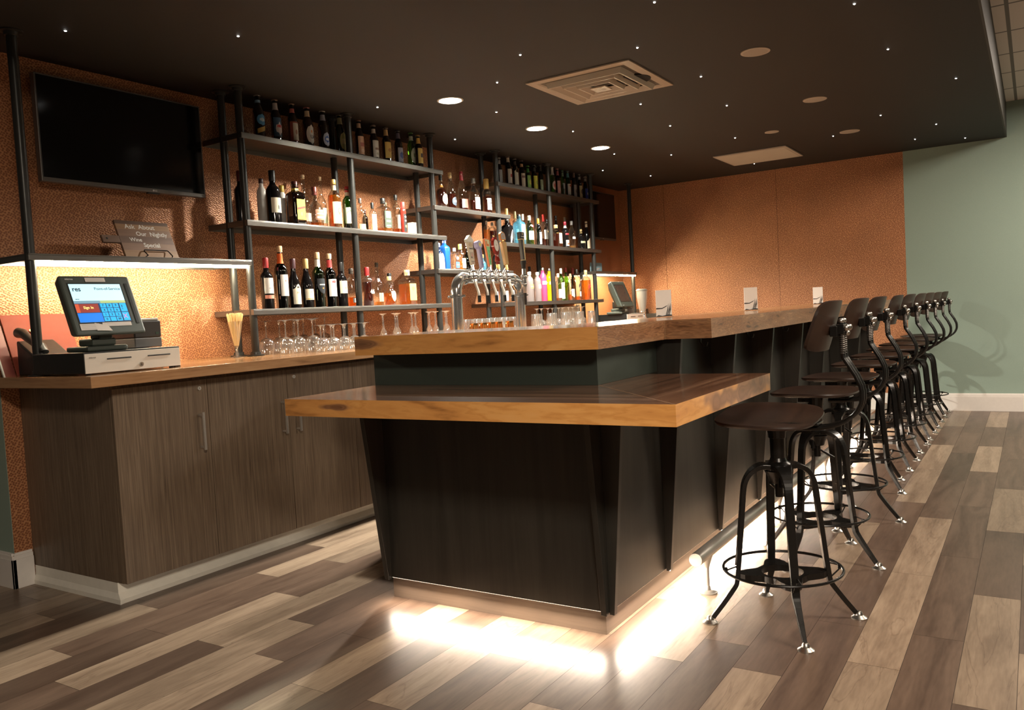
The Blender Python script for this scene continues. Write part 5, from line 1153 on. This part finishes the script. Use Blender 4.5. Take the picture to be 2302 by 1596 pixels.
m = MB(); m.add([(7.55, 3.7993, 1.545), (7.60, 3.7993, 1.575), (7.64, 3.7993, 1.56), (7.68, 3.7993, 1.575), (7.72, 3.7993, 1.565), (7.68, 3.7993, 1.555), (7.62, 3.7993, 1.548)], [tuple(range(7))]); m.build('printed_figure', P('pinkish print', (.45, .36, .33), .6), t)
MB().box(7.60, 7.66, 3.806, 3.85, 1.5305, 1.545).build('support', BLACKPL, t)
# ------------------------------------------------------------------ draft beer tower
kc = thing('keg_cooler', 'dark beer cooler cabinet behind the short side of the bar carrying the tap tower', 'cooler', (3.78, 2.42, 0))
MB().box(3.28, 4.42, 2.25, 2.80, .05, .985).build('cooler_body', P('dark cooler steel', (.03, .03, .03), .4, .5), kc, bevel=.006)
MB().box(3.30, 4.40, 2.28, 2.78, 0, .05).build('plinth', BLACKPL, kc)
tw = thing('tap_tower', 'polished chrome two-post draft beer tower with six tap handles behind the raised counter', 'beer tower', (3.83, 2.60, .985))
TY, TZ = 2.60, 1.353
XA, XB = 3.545, 4.185
pp = [(XA, TY, .99), (XA, TY, 1.265)]
for k in range(1, 9):
    a = PI/2*k/8; pp.append((XA+.075*(1-math.cos(a)), TY, 1.279+.075*math.sin(a)))
MB().tube(pp, .0315, 24, up=X).build('left_post', CHROME, tw, smooth=True)
pp = [(XB, TY, .99), (XB, TY, 1.265)]
for k in range(1, 9):
    a = PI/2*k/8; pp.append((XB-.075*(1-math.cos(a)), TY, 1.279+.075*math.sin(a)))
MB().tube(pp, .0315, 24, up=X).build('right_post', CHROME, tw, smooth=True)
MB().cyl((XA+.07, TY, TZ+.001), (XB-.07, TY, TZ+.001), .0285, n=28).build('cross_tube', CHROME, tw, smooth=True)
for xx in (XA, XB):
    m = MB(); m.lathe([(.034, 0), (.037, .003), (.037, .013), (.034, .016)], (xx, TY, 1.250), 28)
    for a in (0, PI/2, PI, -PI/2): m.cyl((xx+.036*math.cos(a), TY+.036*math.sin(a), 1.258), (xx+.052*math.cos(a), TY+.052*math.sin(a), 1.258), .004, n=8); m.sphere((xx+.052*math.cos(a), TY+.052*math.sin(a), 1.258), .007, 8)
    m.build('collar', CHROME, tw, smooth=True)
    MB().lathe([(.055, 0), (.055, .006), (.038, .012), (.033, .03)], (xx, TY, .9855), 28).build('base_flange', CHROME, tw, smooth=True)
for xx in (XA+.075, XB-.075): MB().cyl((xx-.006, TY, TZ), (xx+.006, TY, TZ), .035, n=28).build('joint_ring', CHROME, tw, smooth=True)
def part_root(name, loc, label=None, scale=0):
    o = bpy.data.objects.new(name, None); C.objects.link(o); o.parent = tw; o.location = Vector(loc)-tw.location; o.empty_display_size = .03
    if label: o['label'] = label
    if scale: o.scale = (scale,)*3
    return o
tilt = Vector((0, .12, 1)).normalized()
FX = [3.600, 3.683, 3.766, 3.850, 3.934]
def faucet(x, y0=TY-.028):
    t = part_root('faucet', (x, y0-.05, TZ))
    m = MB(); m.cyl((x, y0+.002, TZ), (x, y0-.05, TZ), .011, n=14); m.cyl((x, y0-.002, TZ), (x, y0-.012, TZ), .019, n=20); m.cyl((x, y0-.026, TZ), (x, y0-.040, TZ), .017, n=8)
    m.build('shank', CHROME, t, smooth=True)
    c = Vector((x, y0-.058, TZ)); m = MB(); m.cyl(c-tilt*.022, c+tilt*.030, .0135, .011, 16); m.sphere(c, .017, 14); m.cyl(c+tilt*.03, c+tilt*.052, .0075, .0065, 12); m.lathe([(.012, 0), (.013, .004), (.010, .01)], tuple(c+tilt*.028), 14)
    m.build('faucet_body', CHROME, t, smooth=True)
    sp = c-tilt*.015
    MB().tube([sp, sp+Vector((0, -.008, -.030)), sp+Vector((0, -.017, -.052)), sp+Vector((0, -.021, -.070)), sp+Vector((0, -.022, -.088))], [.0095, .0085, .0075, .0075, .0075], 12).build('spout', DULLCHROME, t, smooth=True)
    e = sp+Vector((0, -.022, -.088)); MB().cyl(e+Vector((0, 0, .006)), e-Vector((0, 0, .030)), .0095, .0095, 14).build('spout_cap', BLACKPL, t, smooth=True)
    pk = MB(); d2 = Vector((.75, 0, .66)).normalized(); q0 = Vector((x+.024, y0-.012, TZ+.034)); pk.cyl(q0, q0+d2*.042, .0085, n=12); pk.cyl(q0-Vector((0, 0, .02)), q0+d2*.01, .006, n=10)
    pk.build('flow_knob', CHROME, t, smooth=True)
    return c+tilt*.052
heads = []
for i, x in enumerate(FX):
    heads.append(faucet(x))
# right hand tap on the tower's right elbow
gx_ = 4.115
t = part_root('faucet', (gx_, TY-.07, TZ), 'taller chrome faucet with a black collar')
m = MB(); m.cyl((XB+.01, TY-.03, TZ-.01), (gx_, TY-.075, TZ-.01), .011, n=14); m.cyl((gx_, TY-.08, TZ-.05), (gx_, TY-.08, TZ+.055), .0145, .0135, 18); m.cyl((gx_, TY-.08, TZ-.085), (gx_, TY-.08, TZ-.05), .009, .012, 14); m.sphere((gx_, TY-.08, TZ+.01), .020, 14); m.sphere((gx_, TY-.08, TZ-.035), .017, 14)
m.build('faucet_body', CHROME, t, smooth=True)
MB().cyl((gx_, TY-.08, TZ-.155), (gx_, TY-.08, TZ-.085), .0085, .0095, 14).build('spout', P('dark nozzle', (.06, .05, .045), .3, .6), t, smooth=True)
MB().lathe([(.012, 0), (.014, .01), (.014, .022), (.0175, .030), (.0175, .048)], (gx_, TY-.08, TZ+.056), 20).build('collar', BLACKPL, t, smooth=True)
gh = Vector((gx_, TY-.08, TZ+.104))
# tap handles
def handle_frame(base, k): # local frame of a handle: u sideways, v along, n towards the front
    v = tilt if k != 5 else Vector((0, .06, 1)).normalized(); u = Vector(X); n = u.cross(v); return Vector(base), u, v, n
def outline(m, base, fr, pts, th, mi=0):
    b, u, v, n = fr; k = len(pts)
    A_ = [b+u*x+v*z+n*(th/2) for x, z in pts]; B_ = [b+u*x+v*z-n*(th/2) for x, z in pts]
    m.add(A_+B_, [tuple(range(k)), tuple(range(2*k-1, k-1, -1))]+[(k+i, k+(i+1) % k, (i+1) % k, i) for i in range(k)], mi)
def face(fr, d, pts, m, mi=0):
    b, u, v, n = fr; m.add([b+u*x+v*z+n*d for x, z in pts], [tuple(range(len(pts)))], mi)
def ferrule(t, fr, m_=CHROME, r=.010, L=.022):
    b, u, v, n = fr; MB().cyl(b-v*.006, b+v*L, r, r*.9, 14).build('ferrule', m_, t, smooth=True)
def handle_thing(i, label):
    return part_root('tap_handle', tuple(heads[i] if i < 5 else gh), label, .80 if i < 5 else .74)
GOLDM = P('brass ferrule', (.75, .50, .18), .2, 1)
rect = lambda x0, x1, z0, z1: [(x0, z0), (x1, z0), (x1, z1), (x0, z1)]
ell = lambda cx, cz, a, b, k=24: [(cx+a*math.cos(2*PI*i/k), cz+b*math.sin(2*PI*i/k)) for i in range(k)]
t = handle_thing(0, 'cream paddle tap handle with a pointed top, lettered Belgian White, first on the tower'); fr = handle_frame(heads[0], 0); ferrule(t, fr)
m = MB(); outline(m, 0, fr, [(-.019, .02), (.019, .02), (.024, .07), (.030, .165), (.033, .190), (.002, .218), (-.033, .186), (-.029, .165), (-.022, .07)], .017); m.build('paddle', P('cream tap paddle', (.78, .68, .52), .4), t, bevel=.002)
m = MB(); outline(m, 0, fr, [(-.036, .172), (.036, .172), (.036, .190), (.002, .222), (-.036, .190)], .026); m.build('roof_cap', P('pale roof cap', (.82, .80, .70), .4), t, bevel=.002)
m = MB(); face(fr, .0095, ell(0, .155, .022, .015), m, 0); face(fr, .0095, [(-.018, .06), (.016, .06), (.021, .105), (-.021, .105)], m, 1); face(fr, .0098, ell(.002, .085, .010, .014), m, 2); face(fr, .0098, ell(-.008, .07, .006, .006), m, 3)
m.build('printed_art', [P('print tan', (.66, .50, .30), .5), P('print beige', (.60, .50, .38), .5), P('print pink', (.70, .42, .34), .5), P('print dark', (.12, .09, .07), .5)], t)
b_, u_, v_, n_ = fr
text('WHITE', .0135, b_+v_*.128+n_*.0102, u_, v_, BLACKPL, t, bold=.0004); text('BELGIAN', .0085, b_+v_*.042+n_*.0092, u_, v_, paper(INK), t); text('WHITE', .0085, b_+v_*.031+n_*.0092, u_, v_, paper((.4, .1, .08)), t)
t = handle_thing(1, 'lavender tap handle with a round disc top and yellow badge'); fr = handle_frame(heads[1], 1); ferrule(t, fr); b_, u_, v_, n_ = fr
LAV = P('lavender paint', (.42, .38, .62), .35)
m = MB(); outline(m, 0, fr, [(-.013, .0), (.013, .0), (.016, .08), (.017, .135), (-.017, .135), (-.016, .08)], .024); m.build('shaft', LAV, t, bevel=.003)
c = b_+v_*.160; m = MB(); m.cyl(c-n_*.020, c+n_*.014, .028, .028, 32); m.build('disc', LAV, t, smooth=True, bevel=.002)
m = MB(); m.cyl(c+n_*.014, c+n_*.0152, .021, n=28); m.cyl(c+n_*.0152, c+n_*.0162, .013, n=24, mi=1); m.build('badge', [P('pale badge ring', (.62, .60, .72), .4), P('yellow badge', (.85, .72, .15), .4)], t)
tv_ = -v_; text('PIKES MONK TRIPEL', .0125, b_+v_*.070+n_*.0125, -v_, u_, P('navy lettering', (.06, .06, .22), .5), t, bold=.0002)
t = handle_thing(2, 'orange edged green tap handle lettered PITTSBURGH, widening upward'); fr = handle_frame(heads[2], 2); ferrule(t, fr); b_, u_, v_, n_ = fr
m = MB(); outline(m, 0, fr, [(-.017, .012), (.017, .012), (.030, .205), (-.030, .205)], .015); m.build('board', P('orange red paint', (.80, .20, .04), .4), t, bevel=.002)
m = MB(); face(fr, .0082, [(-.013, .018), (.013, .018), (.026, .199), (-.026, .199)], m, 0); face(fr, .0086, [(-.011, .024), (.011, .024), (.020, .150), (-.020, .150)], m, 1); face(fr, .0088, [(-.018, .155), (.012, .155), (.016, .168), (-.004, .170), (-.006, .19), (-.018, .190)], m, 2)
m.build('printed_face', [P('pale yellow print', (.82, .78, .40), .45), P('mint green print', (.30, .75, .32), .45), P('orange print', (.85, .25, .05), .45)], t)
text('PITTSBURGH', .0165, b_+v_*.078+n_*.0092+u_*.003, -v_, u_, P('deep green lettering', (.03, .25, .10), .5), t, bold=.0003); text('Penn', .016, b_+v_*.160+n_*.0092, u_, v_, P('orange print', (.85, .25, .05), .45), t, bold=.0004)
t = handle_thing(3, 'dark red turned tap handle with a large white oval badge'); fr = handle_frame(heads[3], 3); ferrule(t, fr, GOLDM, .013, .03); b_, u_, v_, n_ = fr
REDW = P('dark red lacquer', (.24, .03, .02), .15)
pr = [(.011, .03), (.018, .038), (.013, .046), (.020, .055), (.016, .07), (.012, .09), (.014, .105)]
m = MB(); N_ = 20; o0 = len(m.v)
for r_, z_ in pr:
    for i in range(N_):
        a = 2*PI*i/N_; m.v.append(tuple(b_+v_*z_+u_*(r_*math.cos(a))+n_*(r_*math.sin(a))))
for j in range(len(pr)-1):
    for i in range(N_): i2 = (i+1) % N_; m.f.append((j*N_+i, j*N_+i2, (j+1)*N_+i2, (j+1)*N_+i)); m.m.append(0)
outline(m, 0, fr, [(-.014, .10), (.014, .10), (.026, .125), (.033, .150), (.033, .178), (.024, .205), (.006, .222), (-.006, .222), (-.024, .205), (-.033, .178), (-.033, .150), (-.026, .125)], .022)
m.build('turned_handle', REDW, t, smooth=True, bevel=.002)
m = MB(); face(fr, .0118, ell(-.002, .163, .028, .042, 32), m, 0); m.build('oval_badge', P('cream badge', (.82, .78, .68), .4), t); text('Y', .016, b_+v_*.163+n_*.0122, u_, v_, P('blue mark', (.1, .15, .25), .5), t)
m = MB(); m.cyl(b_+v_*.222, b_+v_*.236, .006, .007, 12); m.build('brass_tip', GOLDM, t, smooth=True)
t = handle_thing(4, 'golden wooden tap handle topped by an arched orange rimmed plaque'); fr = handle_frame(heads[4], 4); ferrule(t, fr, GOLDM, .012, .03); b_, u_, v_, n_ = fr
GW = wood('golden tap wood', [(0, (.50, .28, .08)), (1, (.80, .55, .24))], 'z', 30, .1, .25, 2)
m = MB(); outline(m, 0, fr, [(-.016, .028), (.016, .028), (.019, .08), (.024, .14), (.027, .185), (.018, .198), (-.018, .198), (-.027, .185), (-.024, .14), (-.019, .08)], .03); m.build('wooden_grip', GW, t, bevel=.007, seg=3)
arch = [(-.031, .205), (.031, .205)]+[(.031*math.cos(PI*k/12), .238+.028*math.sin(PI*k/12)) for k in range(13)]
m = MB(); outline(m, 0, fr, arch, .02); m.build('arched_plaque', P('orange tan rim', (.65, .28, .08), .4), t, bevel=.002)
arch2 = [(-.022, .213), (.022, .213)]+[(.022*math.cos(PI*k/12), .238+.019*math.sin(PI*k/12)) for k in range(13)]
m = MB(); face(fr, .0105, arch2, m, 0); face(fr, .011, ell(0, .232, .010, .014), m, 1); m.build('plaque_art', [P('print grey blue', (.40, .48, .50), .5), P('print terracotta', (.55, .32, .2), .5)], t)
MB().cyl(b_+v_*.196, b_+v_*.207, .008, .008, 12).build('neck_pin', GOLDM, t, smooth=True)
t = handle_thing(5, 'tall black and gold stout tap handle lettered Guinness with a harp'); fr = handle_frame(gh, 5); b_, u_, v_, n_ = fr
m = MB(); outline(m, 0, fr, [(-.015, 0), (.015, 0), (.018, .06), (.022, .14), (.024, .165), (-.024, .165), (-.022, .14), (-.018, .06)], .03); m.build('grip', P('dark grey grip', (.035, .033, .032), .35), t, bevel=.004)
m = MB(); outline(m, 0, fr, [(-.026, .170), (.026, .170), (.029, .225), (-.029, .225)], .036); m.build('head', BLACKPL, t, bevel=.004)
m = MB(); m.box(0, 0, 0, 0, 0, 0); m = MB(); face(fr, .0156, [(.002, .006), (.014, .006), (.020, .162), (.004, .162)], m, 0); m.build('gold_panel', P('pale gold', (.80, .62, .28), .35), t)
m = MB(); outline(m, 0, fr, rect(-.025, .025, .164, .170), .034); outline(m, 0, fr, rect(-.017, .017, -.001, .004), .032); m.build('gold_band', P('pale gold', (.80, .62, .28), .35), t)
text('GUINNESS', .0093, b_+v_*.186+n_*.0185, u_, v_, paper(WHITE), t, bold=.0004)
m = MB(); face(fr, .0184, [(-.004, .200), (.004, .200), (.007, .218), (.001, .212), (-.007, .219)], m); m.build('gold_harp', P('pale gold', (.80, .62, .28), .35), t)
m = MB(); b0 = b_-u_*.010+v_*.135+n_*.0158; m.tube([b0+u_*(.006*math.cos(2*PI*k/16))+v_*(.006*math.sin(2*PI*k/16)) for k in range(16)], .0016, 6, closed=True); m.tube([b0+u_*.004-v_*.005, b0+u_*.012-v_*.055], .0016, 6); m.tube([b0-u_*.002-v_*.006, b0+u_*.010-v_*.075], .0016, 6); m.build('grey_harp_relief', P('grey relief', (.18, .18, .19), .4), t)
# ------------------------------------------------------------------ cards on the bar
ACR = G('acrylic stand', (.95, .95, .95), .08)
CARDW = P('white card', (.82, .79, .75), .6); CARDB = P('black card print', (.04, .04, .04), .6)
def card(x, y, label):
    t = thing('table_card', label, 'card', (x, y, 1.092), 'white cards on the bar top')
    r = math.radians(-56); u = Vector((math.cos(r), math.sin(r), 0)); n = Vector((math.sin(r), -math.cos(r), 0)); v = Vector(ZA)
    w_, h = .077, .128; O = Vector((x, y, 1.0925))-u*(w_/2); f = lambda a, b, d=0: O+u*a+v*b+n*d
    MB().frame_box(f(0, .004, 0), u, v, n, w_, h, .0015).build('card', CARDW, t)
    m = MB(); m.add([f(.0, .046, .002), f(.03, .045, .002), f(.058, .058, .002), (f(.05, .050, .002)), f(.03, .040, .002), f(0, .039, .002)], [tuple(range(6))])
    for x0, lean in ((.052, .012), (.058, .016), (.066, .010)): m.add([f(x0-.006, .008, .002), f(x0+lean*.35, .04, .002), f(min(w_-.001, x0+lean*.8), .068, .002), f(x0+lean*.5+.002, .036, .002), f(x0-.002, .008, .002)], [(0, 4, 3, 2, 1)])
    m.add([f(0, .004, .002), f(w_, .004, .002), f(w_, .010, .002), f(.06, .012, .002), (f(.03, .006, .002)), f(.01, .011, .002)], [tuple(range(6))])
    m.build('printed_leaves', CARDB, t)
    MB().frame_box(f(-.003, 0, -.012), u, v, n, w_+.006, .004, .03).build('acrylic_base', ACR, t)
card(3.80, 1.535, 'white leaf printed card on the bar top, nearest of the three')
card(4.70, 1.37, 'white leaf printed card on the bar top, middle of the three')
card(6.66, 1.42, 'white leaf printed card on the bar top, farthest, behind the first stool back')
# ------------------------------------------------------------------ far end of the back counter
t = thing('drink_mixer', 'tall stainless steel cocktail mixer beside the switched off terminal', 'mixer', (8.12, 3.52, CZ))
MB().lathe([(.05, 0), (.05, .02), (.034, .05), (.03, .09), (.036, .10), (.030, .112)], (8.12, 3.52, CZ), 24).build('base', CHROME, t, smooth=True)
MB().lathe([(.034, .112), (.040, .15), (.055, .25), (.058, .325)], (8.12, 3.52, CZ), 28).build('cup', BRUSHED, t, smooth=True)
MB().lathe([(.061, .322), (.062, .332), (.045, .345), (1e-5, .347)], (8.12, 3.52, CZ), 28).build('lid', P('steel lid', (.5, .5, .46), .3, .8), t, smooth=True)
t = thing('black_box', 'low black box on the back counter at the far right end', 'box', (8.56, 3.60, CZ))
MB().box(8.46, 8.70, 3.45, 3.70, CZ, CZ+.075).build('box_body', P('matt black box', (.015, .013, .012), .6), t, bevel=.004)
t = thing('napkin_caddy', 'small dark caddy standing behind the low black box at the far end', 'caddy', (8.70, 3.78, CZ))
MB().box(8.60, 8.74, 3.72, 3.86, CZ, CZ+.13).build('caddy_body', P('dark brown caddy', (.05, .035, .025), .5), t, bevel=.004)
t = thing('white_towel', 'white folded paper towels behind the switched off terminal', 'paper towels', (7.22, 3.92, CZ))
MB().box(7.02, 7.40, 3.90, 3.99, CZ, CZ+.20).build('towel_stack', P('bright paper', (.78, .74, .66), .8), t, bevel=.01)
t = thing('wall_outlet', 'small dark outlet on the copper wall between the last pole pair', 'power outlet', (7.62, YB-.001, 1.15))
MB().box(7.58, 7.66, YB-.007, YB-.0005, 1.09, 1.21).build('cover_plate', P('bronze outlet plate', (.07, .055, .04), .4), t, bevel=.002)
MB().box(7.60, 7.64, YB-.012, YB-.007, 1.12, 1.18).build('socket', P('black plastic socket', (.015, .015, .014), .35), t, bevel=.002)
